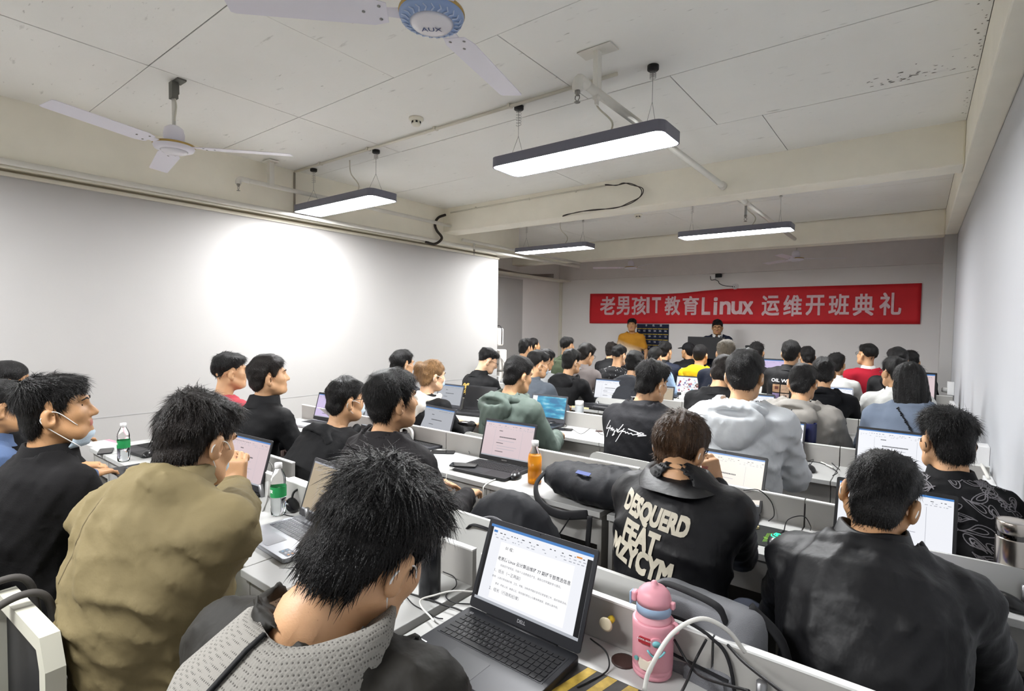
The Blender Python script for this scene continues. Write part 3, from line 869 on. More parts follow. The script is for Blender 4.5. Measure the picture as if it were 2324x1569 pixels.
    if nf > 0:
        body.data.materials.append(lip_m)
        q = ((V+org-H)@R)/s
        c = q[Fq].mean(1)
        mi = ((np.abs(c[:, 0]) < .023) & (c[:, 1] > .078) & (np.abs(c[:, 2]+.059) < .0105)).astype(np.int32)
        body.data.polygons.foreach_set('material_index', mi)
        ey = MB(); ir = MB()
        bw = MB()
        for sx in (-1, 1):
            M = Matrix(np.r_[np.c_[R, HW((sx*.031, .0655, .011))-org], [[0, 0, 0, 1]]].tolist())
            ey = MB().lathe([(0, -.012), (.007, -.010), (.0115, -.003), (.0115, .003), (.007, .010), (0, .012)], 14, M=M @ Matrix.Scale(s, 4))
            eo = ey.build('eye', eye_m, root)
            M2 = M @ Matrix.Rotation(-math.pi/2, 4, 'X')
            MB().lathe([(.0078, .0092), (.0055, .0108), (.003, .0119), (0, .0122)], 12, M=M2).build('iris', iris_m, eo)
            bw = MB().tube([HW((sx*.014, .0935, .030))-org, HW((sx*.030, .092, .035))-org, HW((sx*.047, .078, .029))-org], .003, 6, taper=[.003, .0038, .0015])
            bw.build('eyebrow', brow_m, root)
    # ---- hair
    nst = (650, 2400, 7500)[nf] if style != 'buzz' else (0, 700, 2500)[nf]
    HV, HF = hair_build(H, R, s, style, (.0105, .0075, .0055)[nf], seed, nst, org, thick, lift, slen)
    link('hair', mesh_np('hair', HV, HF), HAIR[hair], root)
    # ---- top garment
    gp = [(torso(g-.004), '+', .03)]
    for sd in (-1, 1):
        gp += [(s_rc(N+rt*sd*.045*s-up*.052*s, S[sd], (.058+g*.7)*s+bulk*.4, (.050+g)*s+bulk*.4), '+', .05*s)]
        if sleeves >= 1:
            we = EL[sd]+(WR[sd]-EL[sd])*.93
            gp += [(s_rc(S[sd], EL[sd], (.052+g)*s+bulk*.4, (.042+g)*s+bulk*.3), '+', .035*s), (s_rc(EL[sd], we, (.042+g)*s+bulk*.3, (.027+g)*s), '+', .010*s)]
        else:
            we = S[sd]+(EL[sd]-S[sd])*sleeves
            gp += [(s_rc(S[sd], we, (.052+g)*s, (.050+g)*s), '+', .035*s)]
    neckc = H+R@np.array([0, -.025, -.05])*s
    dn = neckc-N; dn /= np.linalg.norm(dn)
    gp += [(s_rc(N-dn*.03, N+dn*.10, .058*s, .058*s), '-', .008)]
    hem = hip[2]-.02
    def post(P, F):
        F = F-fold*(folds(P, seed, ffreq, fd)**1.5-.3)-fold*.45*noise3(P, seed+1, 16)-fold*.4*(folds(P, seed+7, ffreq*2.3, fd)**2-.25)
        hh = (P-N)@dn; rad = np.linalg.norm(P-N-hh[:, None]*dn, axis=1)
        F = np.maximum(F, -np.maximum(.012+coff-hh, rad-.088*s-bulk*.4))
        if standing: F = np.maximum(F, hem-.08-P[:, 2])
        else: F = np.maximum(F, seat+.02-P[:, 2])
        return F
    GV, GF = sdf_mesh(gp, vg, post=post, org=org)
    gar = link(topname, mesh_np(topname, GV, GF), top, root)
    Mb = np.stack((rt, fw, up), 1)
    if hood:
        bk = -fw; hpz = []
        hb = bulk+g
        arc = [N+(rt*math.sin(a)*(.100+hb*.5)+bk*math.cos(a)*(.100+hb*.5))*s+up*(.022-.045*abs(math.sin(a))**3)*s for a in np.linspace(-2.3, 2.3, 13)]
        for i in range(12): hpz.append((s_rc(arc[i], arc[i+1], .026*s, .026*s), '+', .012))
        hpz += [(s_ell(N+bk*(.105+hb)*s*(.6+.4*hoodk)-up*.050*s*hoodk, (.150*s, .058*s*hoodk, .092*s*hoodk), Mb), '+', .022), (s_ell(N+bk*(.125+hb)*s*(.6+.4*hoodk)-up*.115*s*hoodk, (.100*s, .050*s*hoodk, .080*s*hoodk), Mb), '+', .03), (s_rc(neckc, N-dn*.06, .070*s, .076*s), '-', .012)]
        if nf > 0 and hoodk > .6: hpz.append((s_ell(N+bk*(.150+hb)*s-up*.010*s, (.12*s, .030*s, .016*s), Mb), '-', .02))
        def hpost(P, F): return F-.010*(folds(P, seed+9, 52)**1.5-.3)-.004*noise3(P, seed+2, 40)
        HV2, HF2 = sdf_mesh(hpz, vg*.8, post=hpost, org=org)
        link('hood', mesh_np('hood', HV2, HF2), hoodmat or top, root)
    elif collar:
        nn = 40; V = []; cr = (.066*s+bulk*.5)*crad
        for (rr, hh) in (cprof or ((cr+.036, -.016), (cr+.020, .004), (cr+.006, chh), (cr, chh+.003), (cr-.004, chh), (cr+.002, -.010))):
            for k in range(nn):
                a = math.pi/2+.25+(2*math.pi-.5)*k/(nn-1)
                lat = rt*math.cos(a)+fw*math.sin(a)
                V.append(N+lat*(rr+.003*math.sin(5*a+seed))+dn*(hh+.004*math.sin(3*a+seed)-.012*max(0, math.sin(a)))+dn*coff-org+fw*.006)
        F = [(i*nn+k, i*nn+k+1, (i+1)*nn+k+1, (i+1)*nn+k) for i in range(5) for k in range(nn-1)]
        MB().add(V, F, 0, True).build('collar', collarmat or top, root)
    if capm:
        W_ = lambda q: H+R@(np.array(q, float)*s)
        cp = [(s_ell(W_((0, -.014, .035)), np.array((.089, .108, .098))*s, R), '+', 0), (s_ell(W_((0, .13, .045)), np.array((.07, .075, .007))*s, rotm(by+hy, hp+8, hr)), '+', .012)]
        def cpost(P, F):
            q = ((P-H)@R)/s
            return np.maximum(F, .022-q[:, 2])
        CV, CF = sdf_mesh(cp, .008, post=cpost, org=org)
        link('cap', mesh_np('cap', CV, CF), capm, root)
    # ---- trousers, shoes
    if not nolegs:
        tp = []
        for sd in (-1, 1):
            k0, k1, k2 = S[('leg', sd)]
            tp += [(s_rc(k0, k1, .092, .066), '+', .05), (s_rc(k1, k2+up*.02, .066, .055), '+', .025)]
        tp += [(s_ell(hip+up*.0, (.165, .125, .10), np.stack((rt, fw, up), 1)), '+', .04)]
        TV, TF = sdf_mesh(tp, .032 if nf < 2 else .018, org=org, post=lambda P, F: np.maximum(F-.004*(folds(P, seed+5, 22)-.4), seat+.005-P[:, 2]) if False else F-.004*(folds(P, seed+5, 22)-.4))
        link('trousers', mesh_np('trousers', TV, TF), trousers or (pant_m if seed % 3 else jean_m), root)
        for sd in (-1, 1):
            k2 = S[('leg', sd)][2]
            V1, F1 = sdf_mesh([(s_ell(np.array([*(k2+fw*.06)[:2], .045]), (.048, .135, .045), np.stack((rt, fw, up), 1)), '+', .0), (s_box(np.array([*(k2+fw*.06)[:2], .012]), (.046, .135, .012), .01, np.stack((rt, fw, up), 1)), '+', .01)], .022, org=org,
                              post=lambda P, F: np.maximum(F, .001-P[:, 2]))
            link('shoe', mesh_np('shoe', V1, F1), shoe_m, root)
    # ---- mask / glasses
    T = lambda q: HW(q)-org
    if mask:
        mm, below, lm = mask
        dz = -.045 if below else 0.
        rows = []
        for v in np.linspace(0, 1, 7):
            row = []
            for u in np.linspace(-1, 1, 13):
                x = u*.062*(1-.12*v); z = -.012-.085*v+dz*.9
                y = .112-.055*u*u-.012*(2*v-1)**2-.030*max(0, v-.6)-(.016 if below else 0)+.004*math.sin(v*14)*(1-u*u)
                row.append(T((x, y, z)))
            rows.append(row)
        V = [q for r_ in rows for q in r_]
        F = [(i*13+j, i*13+j+1, (i+1)*13+j+1, (i+1)*13+j) for i in range(6) for j in range(12)]
        mk = MB().add(V, F, 0, True).build('face_mask', mm, root)
        sdm = mk.modifiers.new('solid', 'SOLIDIFY'); sdm.thickness = .0025
        for sx in (-1, 1):
            a = T((sx*.062, .058, -.014+dz*.9)); b = T((sx*.054, .056, -.095+dz*.9))
            pts = bez([a, T((sx*.083, .010, .004)), T((sx*.089, -.024, -.004)), T((sx*.086, -.028, -.034)), b], 6)
            MB().tube(pts, .0017, 5).build('ear_loop', lm, mk)
    if glasses:
        gl = MB()
        for sx in (-1, 1):
            ring = [T((sx*.033+.025*math.cos(a), .100-.008*abs(math.cos(a)), .008+.019*math.sin(a))) for a in np.linspace(0, 2*math.pi, 20)]
            gl.tube(ring, .0016, 5)
            gl.tube([T((sx*.058, .096, .012)), T((sx*.078, .03, .012)), T((sx*.086, -.012, .008)), T((sx*.084, -.034, -.012))], .0018, 5)
        gl.tube([T((-.008, .101, .012)), T((0, .104, .014)), T((.008, .101, .012))], .0016, 5)
        gl.build('glasses', glass_black, root)
    PEOPLE[key] = dict(root=root, H=H, R=R, N=N, fw=fw, rt=rt, org=org, s=s, GV=GV, GF=GF, gar=gar, S=S, EL=EL, WR=WR, hip=hip, HW=HW, hairmesh=(HV, HF))
    return PEOPLE[key]

def decal(pk, V2, F, x0, z0, m, name, off=.004, maxe=.02, ang=0., kind=None, dirv=None):
    """lay a flat print (x right, y up) on the garment's back, seen from behind"""
    p = PEOPLE[pk]
    bv = BVHTree.FromPolygons([tuple(v) for v in p['GV']], [tuple(f) for f in p['GF']])
    bm = bmesh.new(); vs = [bm.verts.new((q[0], q[1], 0)) for q in V2]
    for f in F:
        try: bm.faces.new([vs[i] for i in f])
        except ValueError: pass
    bmesh.ops.triangulate(bm, faces=bm.faces)
    for _ in range(3):
        es = [e for e in bm.edges if e.calc_length() > maxe]
        if not es: break
        bmesh.ops.subdivide_edges(bm, edges=es, cuts=1, use_grid_fill=False); bmesh.ops.triangulate(bm, faces=bm.faces)
    fw, rt = Vector(p['fw'] if dirv is None else dirv), Vector(p['rt'])
    if dirv is not None: rt = fw.cross(Vector((0, 0, 1))).normalized()
    upv = rt.cross(fw).normalized()
    O = Vector(p['N']-p['org'])
    bad = []
    for v in bm.verts:
        x, y = v.co.x, v.co.y
        x, y = x*math.cos(ang)-y*math.sin(ang), x*math.sin(ang)+y*math.cos(ang)
        st = O+rt*(x0+x)+upv*(z0+y)-fw*.6
        h = bv.ray_cast(st, fw, 1.2)
        if h[0] is None: bad.append(v); continue
        v.co = h[0]-fw*off
    if bad: bmesh.ops.delete(bm, geom=bad, context='VERTS')
    me = bpy.data.meshes.new(name); bm.to_mesh(me); bm.free()
    o = link(name, me, m, p['root'])
    if kind: o['kind'] = kind
    return o
# ================================================================== DESKS
DZ = .74
ROWF = [.815+1.235*k for k in range(7)]
desk_top_m = mat('desk_laminate_grey', 'b4b4b2', .42, var=.03, vscale=10)
desk_body_m = mat('desk_body_grey', 'a3a19d', .5, var=.04, vscale=6)
desk_edge_m = mat('desk_edge_white', 'e4e4e2', .4)
desk_under_m = mat('desk_modesty_dark', '5c5a58', .6)
rowname = ['first', 'second', 'third', 'fourth', 'fifth', 'sixth', 'seventh']
ordn = ['first', 'second', 'third', 'fourth', 'fifth', 'sixth', 'seventh']
def desk(x0, x1, yf, label, group, D=.40, grom=True):
    w = x1-x0; cx = (x0+x1)/2
    t = empty('desk', (cx, yf, 0), label=label, cat='desk', group=group)
    MB().box((0, D/2, DZ-.0125), (w-.004, D, .025)).build('desktop', desk_top_m, t, bevel=.002)
    MB().box((0, .03, DZ-.025-.065), (w-.04, .016, .13)).build('apron', desk_body_m, t)
    MB().box((0, D-.05, .40), (w-.04, .014, .50)).build('modesty_panel', desk_under_m, t)
    for sx in (-1, 1): MB().box((sx*(w/2-.012), D/2+.005, (DZ-.025)/2), (.02, D-.03, DZ-.025)).build('side_panel', desk_body_m, t)
    pa = MB().box((0, D+.010, DZ-.16+.135), (w-.006, .018, .27)).build('back_screen', desk_body_m, t)
    MB().box((0, D+.010, DZ+.1115), (w-.005, .021, .005)).build('screen_cap', desk_edge_m, pa)
    if grom:
        MB().lathe([(0, 0), (.03, 0), (.03, .003), (.024, .004), (0, .004)], 20, c=(w*.22 if w > .5 else 0, D-.045, DZ)).build('cable_grommet', mat('grommet_brown', '3b2723', .5), t)
    return t
XB = [.325, -.345, -1.045]
XBL = [-1.075, -1.745, -2.415, -3.085, -3.755]
for k, yf in enumerate(ROWF):
    segs = [(XB[1], XB[0], yf), (XB[2], XB[1], yf)]
    sh = .02 if k else 0
    for i in range(4): segs.append((XBL[i+1], XBL[i], yf))
    if k == 0:
        segs = segs[:2]+[(-1.745, -1.075, .815), (-2.415, -1.745, .835), (-3.15, -2.45, 1.0), (-3.83, -3.16, 1.0), (-4.14, -3.84, 1.0)]
    elif k == 6: segs = segs[:5]
    elif k < 5: segs.append((-4.13, -3.755, yf))
    for i, (a, b, y) in enumerate(segs):
        desk(a, b, y, f'grey laminate desk in the {rowname[k]} row from the camera, {ordn[i]} from the right wall', f'desks of the {rowname[k]} row', grom=True)

# ================================================================== CHAIRS
chair_m = mat('chair_plastic_grey', 'c2c2bf', .4)
chair_leg = mat('chair_tube', '8a8a8c', .35, .7)
chair_blk = mat('chair_black', '1a1a1c', .6)
def make_chair():
    t = empty('chair', (0, 0, 0))
    MB().prism(rrect(.40, .38, .05, 5), .415, .432).build('seat', chair_m, t)
    M = Matrix.Translation((0, -.205, .68)) @ Matrix.Rotation(math.radians(84), 4, 'X')
    MB().prism(rrect(.41, .32, .05, 6), -.009, .009, M=M).build('backrest', chair_m, t)
    for sx in (-1, 1):
        MB().tube(bez([(sx*.18, .17, .0), (sx*.18, .16, .38), (sx*.18, .12, .408), (sx*.18, -.10, .408)], 6), .011, 8).build('leg', chair_leg, t)
        MB().tube(bez([(sx*.18, -.22, 0), (sx*.18, -.18, .30), (sx*.18, -.185, .45), (sx*.17, -.222, .80)], 6), .011, 8).build('leg', chair_leg, t)
    MB().tube([(-.18, -.19, .39), (.18, -.19, .39)], .010, 8).build('cross_bar', chair_leg, t)
    return t
CHAIR0 = make_chair(); CH_USED = [False]
def chair(x, y, rz, label, z=0.):
    c = CHAIR0 if not CH_USED[0] else copy_tree(CHAIR0)
    CH_USED[0] = True
    c.location = (x, y, z); c.rotation_euler = (0, 0, math.radians(rz))
    tag(c, label, 'chair', 'grey plastic classroom chairs'); return c

# ================================================================== LAPTOPS
SCR = .21
def scr(name, col, k=1.0, rough=.3): return mat(name, '101010', rough, emit=SCR*k, emitcol=col)
s_white = scr('screen_white', 'eef0f6'); s_pink = scr('screen_pinkish', 'e6d2d6', .85); s_beige = scr('screen_beige', 'd9c6a8', .62); s_page = scr('screen_page_white', 'fdfdff', 1.05)
s_grey = scr('screen_dim_grey', 'c3c7cf', .75); s_blue = scr('screen_titlebar_blue', '4f8fd8', .8); s_text = scr('screen_text_dark', '44464e', .5); s_line = scr('screen_rule_grey', 'b9bcc6', .8)
s_or = scr('screen_badge_orange', 'e8953a', .9); s_lil = scr('screen_lilac', 'd9c9f0', .9); s_dark = scr('screen_dark', '20222a', .3); s_mauve = scr('screen_mauve_dim', '8d7f92', .45); s_warm = scr('screen_warm_white', 'f2e8dc', .95)
def ocean_mat():
    m = bpy.data.materials.new('screen_ocean_picture'); m.use_nodes = True; nt = m.node_tree; b = nt.nodes['Principled BSDF']
    tc = nt.nodes.new('ShaderNodeTexCoord'); mp = nt.nodes.new('ShaderNodeMapping'); mp.inputs['Scale'].default_value = (6, 18, 6); mp.inputs['Rotation'].default_value = (0, 0, -.5)
    n = nt.nodes.new('ShaderNodeTexNoise'); n.inputs['Scale'].default_value = 1.6; n.inputs['Detail'].default_value = 6
    r = nt.nodes.new('ShaderNodeValToRGB')
    r.color_ramp.elements[0].color = lin('0f6f9e'); r.color_ramp.elements[0].position = .40
    e = r.color_ramp.elements.new(.55); e.color = lin('2aa0c4')
    r.color_ramp.elements[-1].color = lin('b8e6f2'); r.color_ramp.elements[-1].position = .72
    nt.links.new(tc.outputs['Object'], mp.inputs[0]); nt.links.new(mp.outputs[0], n.inputs['Vector']); nt.links.new(n.outputs[0], r.inputs[0])
    b.inputs['Base Color'].default_value = (.01, .01, .01, 1); nt.links.new(r.outputs[0], b.inputs['Emission Color']); b.inputs['Emission Strength'].default_value = SCR*1.0
    return m
s_ocean = ocean_mat()
lt_black = mat('laptop_black', '1b1b1e', .45); lt_grey = mat('laptop_charcoal', '3a3b40', .4, .2); lt_silver = mat('laptop_silver', 'a5a7ad', .35, .5); lt_blue = mat('laptop_blue', '2f3a8c', .4)
key_m = mat('keycap_black', '17171a', .5); key_g = mat('keycap_grey', '8f9096', .45); legend_m = mat('key_legend', 'a8a8ac', .5)
pad_m = mat('touchpad', '26272b', .4); padg_m = mat('touchpad_grey', '96979d', .4)

def ui_mesh(w, h, kind, hero=False):
    """flat screen image, lower-left at (-w/2, 0)"""
    mats = []; mb = MB()
    def M(m):
        if m not in mats: mats.append(m)
        return mats.index(m)
    def rect(x0, y0, x1, y1, m, z): mb.quad((x0, y0, z), (x1, y0, z), (x1, y1, z), (x0, y1, z), M(m))
    bg = {'white': s_white, 'pink': s_pink, 'beige': s_beige, 'grey': s_grey, 'warm': s_warm, 'lilac': s_lil, 'blank': s_white, 'mauve': s_mauve, 'dark': s_dark}.get(kind, s_white)
    if kind == 'ocean':
        rect(-w/2, 0, w/2, h, s_ocean, 0); rect(-w/2, 0, w/2, h*.05, s_dark, .0002); rect(-w/2, h*.05, -w/2+w*.14, h, s_white, .0002)
        return mb, mats
    if kind == 'collage':
        rect(-w/2, 0, w/2, h, s_white, 0)
        rs = random.Random(3); cols = [scr('pic_pink', 'd87f92', .8), scr('pic_red', 'c0414e', .8), scr('pic_violet', '6b5aa8', .7), scr('pic_cyan', '7fc0dc', .9), scr('pic_brown', '8a5a46', .6), scr('pic_rose', 'f0b8c4', 1.)]
        for i in range(60):
            x = rs.uniform(-w/2+.015, w/2-.02); y = rs.uniform(.01, h-.02); a = rs.uniform(.006, .02); n = 7
            V = [(x+a*rs.uniform(.5, 1)*math.cos(k*2*math.pi/n), y+a*rs.uniform(.5, 1)*math.sin(k*2*math.pi/n), .0002+.00005*i/60) for k in range(n)]
            mb.add(V, [tuple(range(n))], M(cols[i % 6]))
        return mb, mats
    rect(-w/2, 0, w/2, h, bg, 0)
    if kind in ('mauve', 'dark'): return mb, mats
    rect(-w/2, h*.965, w/2, h, s_blue if kind != 'beige' else s_line, .0002)
    rect(-w/2, 0, w/2, h*.035, s_grey, .0002)
    if kind == 'blank': return mb, mats
    rs = random.Random(int(w*1000))
    for j in range(3):
        y = h*(.90-.035*j); x = -w/2+.01
        while x < w/2*.95:
            L = rs.uniform(.003, .010)
            if rs.random() < .6: rect(x, y, x+L, y+.0022, s_line if j else s_text, .0002)
            x += L+rs.uniform(.003, .009)
    if hero: return mb, mats
    pl, pr_ = -w*.28, w*.28
    rect(pl, h*.035, pl+.0012, h*.80, s_line, .0002); rect(pr_, h*.035, pr_+.0012, h*.80, s_line, .0002)
    def line(y, x0, x1, hh, m):
        x = x0
        while x < x1:
            L = hh*rs.uniform(.6, .95); rect(x, y, min(x+L, x1), y+hh, m, .0002); x += L+hh*.25
    line(h*.74, pl+.03, pl+.055, .005, s_text)
    line(h*.56, -w*.17, w*.17, .0062, s_text)
    line(h*.47, -w*.20, w*.14, .003, s_line); line(h*.39, -w*.22, -w*.08, .0045, s_text); line(h*.31, -w*.20, w*.2, .003, s_line); line(h*.235, -w*.20, w*.16, .003, s_line); line(h*.15, -w*.22, -w*.06, .0045, s_text)
    return mb, mats
def add_text(mb, mats, s, x, y, size, m, bold=.0, z=.0004, align='CENTER'):
    if m not in mats: mats.append(m)
    V, F = text_mesh(s, size, align, bold); V = V.copy(); V[:, 0] += x; V[:, 1] += y; V[:, 2] = z
    mb.add(V, F, mats.index(m))
KEYM = {}
def laptop(x, y, rz, label, W=.34, D=.235, lid=108, body=lt_black, kind='white', keys='joined', logo=None, group=None, deck=None, keymat=None, z=DZ, hero=False, uikw=None, lidm=None, base_t=.018):
    t = empty('laptop', (x, y, z), math.radians(rz), label, 'laptop', group)
    keymat = keymat or key_m
    MB().prism(rrect(W, D, .012, 4), .003, base_t).build('base', body, t, bevel=.002)
    for fx in (-1, 1):
        for fy in (-1, 1): MB().lathe([(0, 0), (.008, 0), (.008, .004), (0, .004)], 8, c=(fx*(W/2-.03), fy*(D/2-.03), 0)).build('foot', chair_blk, t)
    kb = MB().box((0, D*.16, base_t+.0003), (W-.03, D*.46, .0006)).build('keyboard', deck or body, t)
    zt = base_t+.0006
    rows = 6; kw = (W-.04)/19.0; kh = D*.44/rows
    if keys == 'each':
        if 'k' not in KEYM or KEYM.get('m') is not keymat:
            KEYM['k'] = {}; KEYM['m'] = keymat
        cache = {}
        for r in range(rows):
            yy = D*.16+D*.22-kh*(r+.5); h = kh*(.60 if r == 0 else .82)
            units = [1]*19 if r == 0 else ([1, 1, 1, 1, 1, 1, 1, 1, 1, 1, 1, 1, 1, 2, 1, 1, 1, 1] if r == 1 else ([1.5]+[1]*12+[1.5]+[1]*4 if r == 2 else ([1.75]+[1]*11+[2.25]+[1]*4 if r == 3 else ([2.25]+[1]*10+[1.75, 1]+[1]*4 if r == 4 else [1, 1, 1, 1, 5.3, 1, 1, .9, .9, .9]+[2, 1, 1]))))
            sc = (W-.04)/sum(units); xx = -(W-.04)/2
            for u in units:
                kk = (round(u*sc, 4), round(h, 4))
                if kk not in cache:
                    b = MB().prism(rrect(kk[0]-.0022, kk[1], .0015, 2), 0, .0016).build('key', keymat); cache[kk] = b.data; bpy.data.objects.remove(b)
                link('key', cache[kk], parent=kb, loc=(xx+u*sc/2, yy, zt))
                xx += u*sc
        if hero:
            lg = MB(); rs = random.Random(2)
            chars = ['1234567890-=', 'QWERTYUIOP[]', 'ASDFGHJKL;', 'ZXCVBNM,./']
            offs = [(1, 1), (2, 1.5), (3, 1.75), (4, 2.25)]
            for (r, o0), cs in zip(offs, chars):
                yy = D*.16+D*.22-kh*(r+.5); tot = {1: 19, 2: 19, 3: 19, 4: 19}[r]
                sc = (W-.04)/tot
                for i, ch in enumerate(cs):
                    V, F = text_mesh(ch, .0052); V = V+np.array([-(W-.04)/2+(o0+i+.5)*sc-.003, yy+.0015, zt+.0018]); lg.add(V, F)
            lg.build('key_legend', legend_m, kb, kind='stuff')
    elif keys == 'joined':
        mb = MB()
        for r in range(rows):
            for c in range(17):
                mb.box((-(W-.04)/2+(W-.04)/17*(c+.5), D*.16+D*.22-kh*(r+.5), zt+.0008), ((W-.04)/17-.003, kh*.8, .0016))
        mb.build('key_block', keymat, kb, kind='stuff')
    tpw = W*.30
    MB().prism(rrect(tpw, D*.30, .004, 3, -W*.06, -D*.29), base_t, base_t+.0004).build('touchpad', pad_m if body is not lt_silver else padg_m, t)
    LH = D*.965
    lo = empty('screen_lid', (0, D/2-.006, base_t), 0)
    lo.parent = t; lo.rotation_euler = (math.radians(180-lid), 0, 0)
    bpy.data.objects.remove(lo)
    lm = lidm or body
    bz = .011
    lido = MB().prism(rrect(W, LH, .008, 4, 0, LH/2+.004), -.006, 0.0).build('screen_lid', lm, t, loc=(0, D/2-.006, base_t), rot=(math.radians(180-lid), 0, 0), bevel=.001)
    sw, sh = W-2*bz, LH-.040
    mb, mats = ui_mesh(sw, sh, kind, hero)
    if uikw: uikw(mb, mats, sw, sh)
    ob = mb.build('display', mats, lido, loc=(0, .030, .0006))
    MB().tube([(-W*.32, 0, 0), (W*.32, 0, 0)], .006, 8).build('hinge', lt_black, t, loc=(0, D/2-.004, base_t-.003))
    if logo:
        V, F = text_mesh(logo, .012, bold=.008); MB().add(V+np.array([0, .018, .0006]), F).build('logo', legend_m, lido)
    MB().lathe([(0, .0004), (.002, .0004)], 8, c=(0, LH-.001, 0)).build('webcam', chair_blk, lido)
    return t

# ================================================================== SMALL THINGS
def phone(x, y, rz, label, z=DZ, m=None):
    t = empty('phone', (x, y, z), math.radians(rz), label, 'phone')
    MB().prism(rrect(.072, .152, .010, 5), 0, .008).build('case', m or chair_blk, t, bevel=.0015)
    MB().prism(rrect(.067, .147, .008, 5), .008, .0083).build('glass', mat('phone_glass', '0c0d10', .08), t)
    return t
def mouse(x, y, rz, label, z=DZ, m=None, cable=None, s=1.0):
    t = empty('mouse', (x, y, z), math.radians(rz), label, 'mouse')
    mm = m or mat('mouse_black', '1a1a1c', .3)
    V, F = sdf_mesh([(s_ell((0, 0, .006), (.031*s, .056*s, .030*s)), '+', 0)], .0045, post=lambda P, Fv: np.maximum(Fv, .001-P[:, 2]))
    link('shell', mesh_np('mouse_shell', V, F), mm, t)
    MB().lathe([(0, -.004), (.009, -.004), (.009, .004), (0, .004)], 12, M=Matrix.Translation((0, .028*s, .028*s)) @ Matrix.Rotation(math.pi/2, 4, 'Y')).build('wheel', chair_blk, t)
    MB().box((0, .03*s, .0315*s), (.0012, .04*s, .006)).build('button_gap', chair_blk, t)
    if cable is not None:
        MB().tube(bez(cable, 8), .0018, 6).build('cable', chair_blk, t)
    return t
def cable(name, pts, r, m, label, n=10):
    return tag(MB().tube(bez(pts, n), r, 7).build(name, m), label, 'cable')
cab_w = mat('cable_white', 'd8d6d0', .45); cab_k = mat('cable_black', '141416', .5); cab_g = mat('cable_grey', '8d8b88', .5)
clear_m = mat('clear_plastic', 'ffffff', .03, trans=1.0, ior=1.18)
water_m = mat('water', 'f4fbff', .0, trans=1.0, ior=1.33)
capw = mat('bottle_cap_white', 'eeeeee', .4)
def water_bottle(x, y, label, h=.225):
    t = empty('water_bottle', (x, y, DZ), .6, label, 'bottle', 'clear mineral water bottles')
    s = h/.225
    prof = [(.006, .004), (.024, .0), (.030, .006), (.031, .03), (.029, .036), (.031, .044), (.031, .078), (.0315, .08), (.0315, .125), (.031, .128), (.0295, .136), (.031, .145), (.0285, .162), (.022, .180), (.0145, .194), (.0125, .200), (.0125, .206)]
    MB().lathe([(r*s, z*s) for r, z in prof], 28).build('shell', clear_m, t)
    MB().lathe([(0, .003), (.029, .004), (.0295, .07), (.030, .11), (0, .11)], 24).build('water', water_m, t)
    lab = MB().lathe([(.0322*s, .080*s), (.0322*s, .124*s)], 28); lab.f = [f for f in lab.f if len(f) == 4]; lab.mi = lab.mi[:len(lab.f)]; lab.sm = lab.sm[:len(lab.f)]
    lb = lab.build('label', mat('label_green', '1f8a4c', .45, var=.2, vscale=30), t)
    V, F = text_mesh('怡宝', .016, bold=.02)
    a = -2.3
    R_ = .0327*s
    W = np.stack((R_*np.cos(a+V[:, 0]/R_), R_*np.sin(a+V[:, 0]/R_), .105*s+V[:, 1]), -1)
    MB().add(W, F).build('lettering', capw, lb)
    a2 = a-1.2
    pts = [(R_*math.cos(a2+u/R_), R_*math.sin(a2+u/R_), .103*s+v) for u, v in ((-.008, -.012), (.008, -.012), (.008, .012), (-.008, .012))]
    MB().add(pts, [(0, 1, 2, 3)]).build('barcode', capw, lb)
    MB().lathe([(.0125*s, .198*s), (.0155*s, .198*s), (.0155*s, .218*s), (.0145*s, .221*s), (0, .221*s)], 28).build('cap', capw, t)
    return t
# ================================================================== THE CROWD
def A(*v): return np.array(v, float)
up_ = A(0, 0, 1)
def waffle():
    m = bpy.data.materials.new('collar_waffle_grey'); m.use_nodes = True; nt = m.node_tree; b = nt.nodes['Principled BSDF']; b.inputs['Roughness'].default_value = .9
    tc = nt.nodes.new('ShaderNodeTexCoord'); v = nt.nodes.new('ShaderNodeTexVoronoi'); v.inputs['Scale'].default_value = 210; v.inputs['Randomness'].default_value = .15
    nt.links.new(tc.outputs['Object'], v.inputs['Vector'])
    r = nt.nodes.new('ShaderNodeValToRGB'); r.color_ramp.elements[0].color = lin('4d4a46'); r.color_ramp.elements[0].position = .22; r.color_ramp.elements[1].color = lin('85827c'); r.color_ramp.elements[1].position = .36
    nt.links.new(v.outputs['Distance'], r.inputs[0]); nt.links.new(r.outputs[0], b.inputs['Base Color'])
    bp = nt.nodes.new('ShaderNodeBump'); bp.inputs['Strength'].default_value = .5; bp.inputs['Distance'].default_value = .002; nt.links.new(v.outputs['Distance'], bp.inputs['Height']); nt.links.new(bp.outputs[0], b.inputs['Normal'])
    return m
c_black = cloth('jacket_black', '101012', .7); c_black2 = cloth('jacket_black_brown', '1a1719', .72); c_navy = cloth('jacket_navy', '1a2030', .75); c_char = cloth('jacket_charcoal', '3a3b3f', .75)
c_olive = cloth('jacket_olive_cotton', '74684a', .8); c_sweater = cloth('sweater_black_knit', '121112', .9, 'knit'); c_denim = cloth('shirt_denim', '4d5f80', .85, 'knit')
c_red = cloth('tee_red', 'a8404a', .85); c_grn = cloth('jacket_sage_shell', '58645d', .6, 'shell'); c_silver = cloth('jacket_silver_shell', 'cdd1d5', .45, 'shell'); c_wind = cloth('windbreaker_grey', '98948e', .6, 'shell')
c_yel = cloth('hoodie_yellow', 'e3b416', .85); c_redk = cloth('sweater_red', 'a81e30', .85, 'knit'); c_white = cloth('shirt_white', 'd5d6d3', .8); c_lblue = cloth('shirt_light_blue', '9fb9d8', .8)
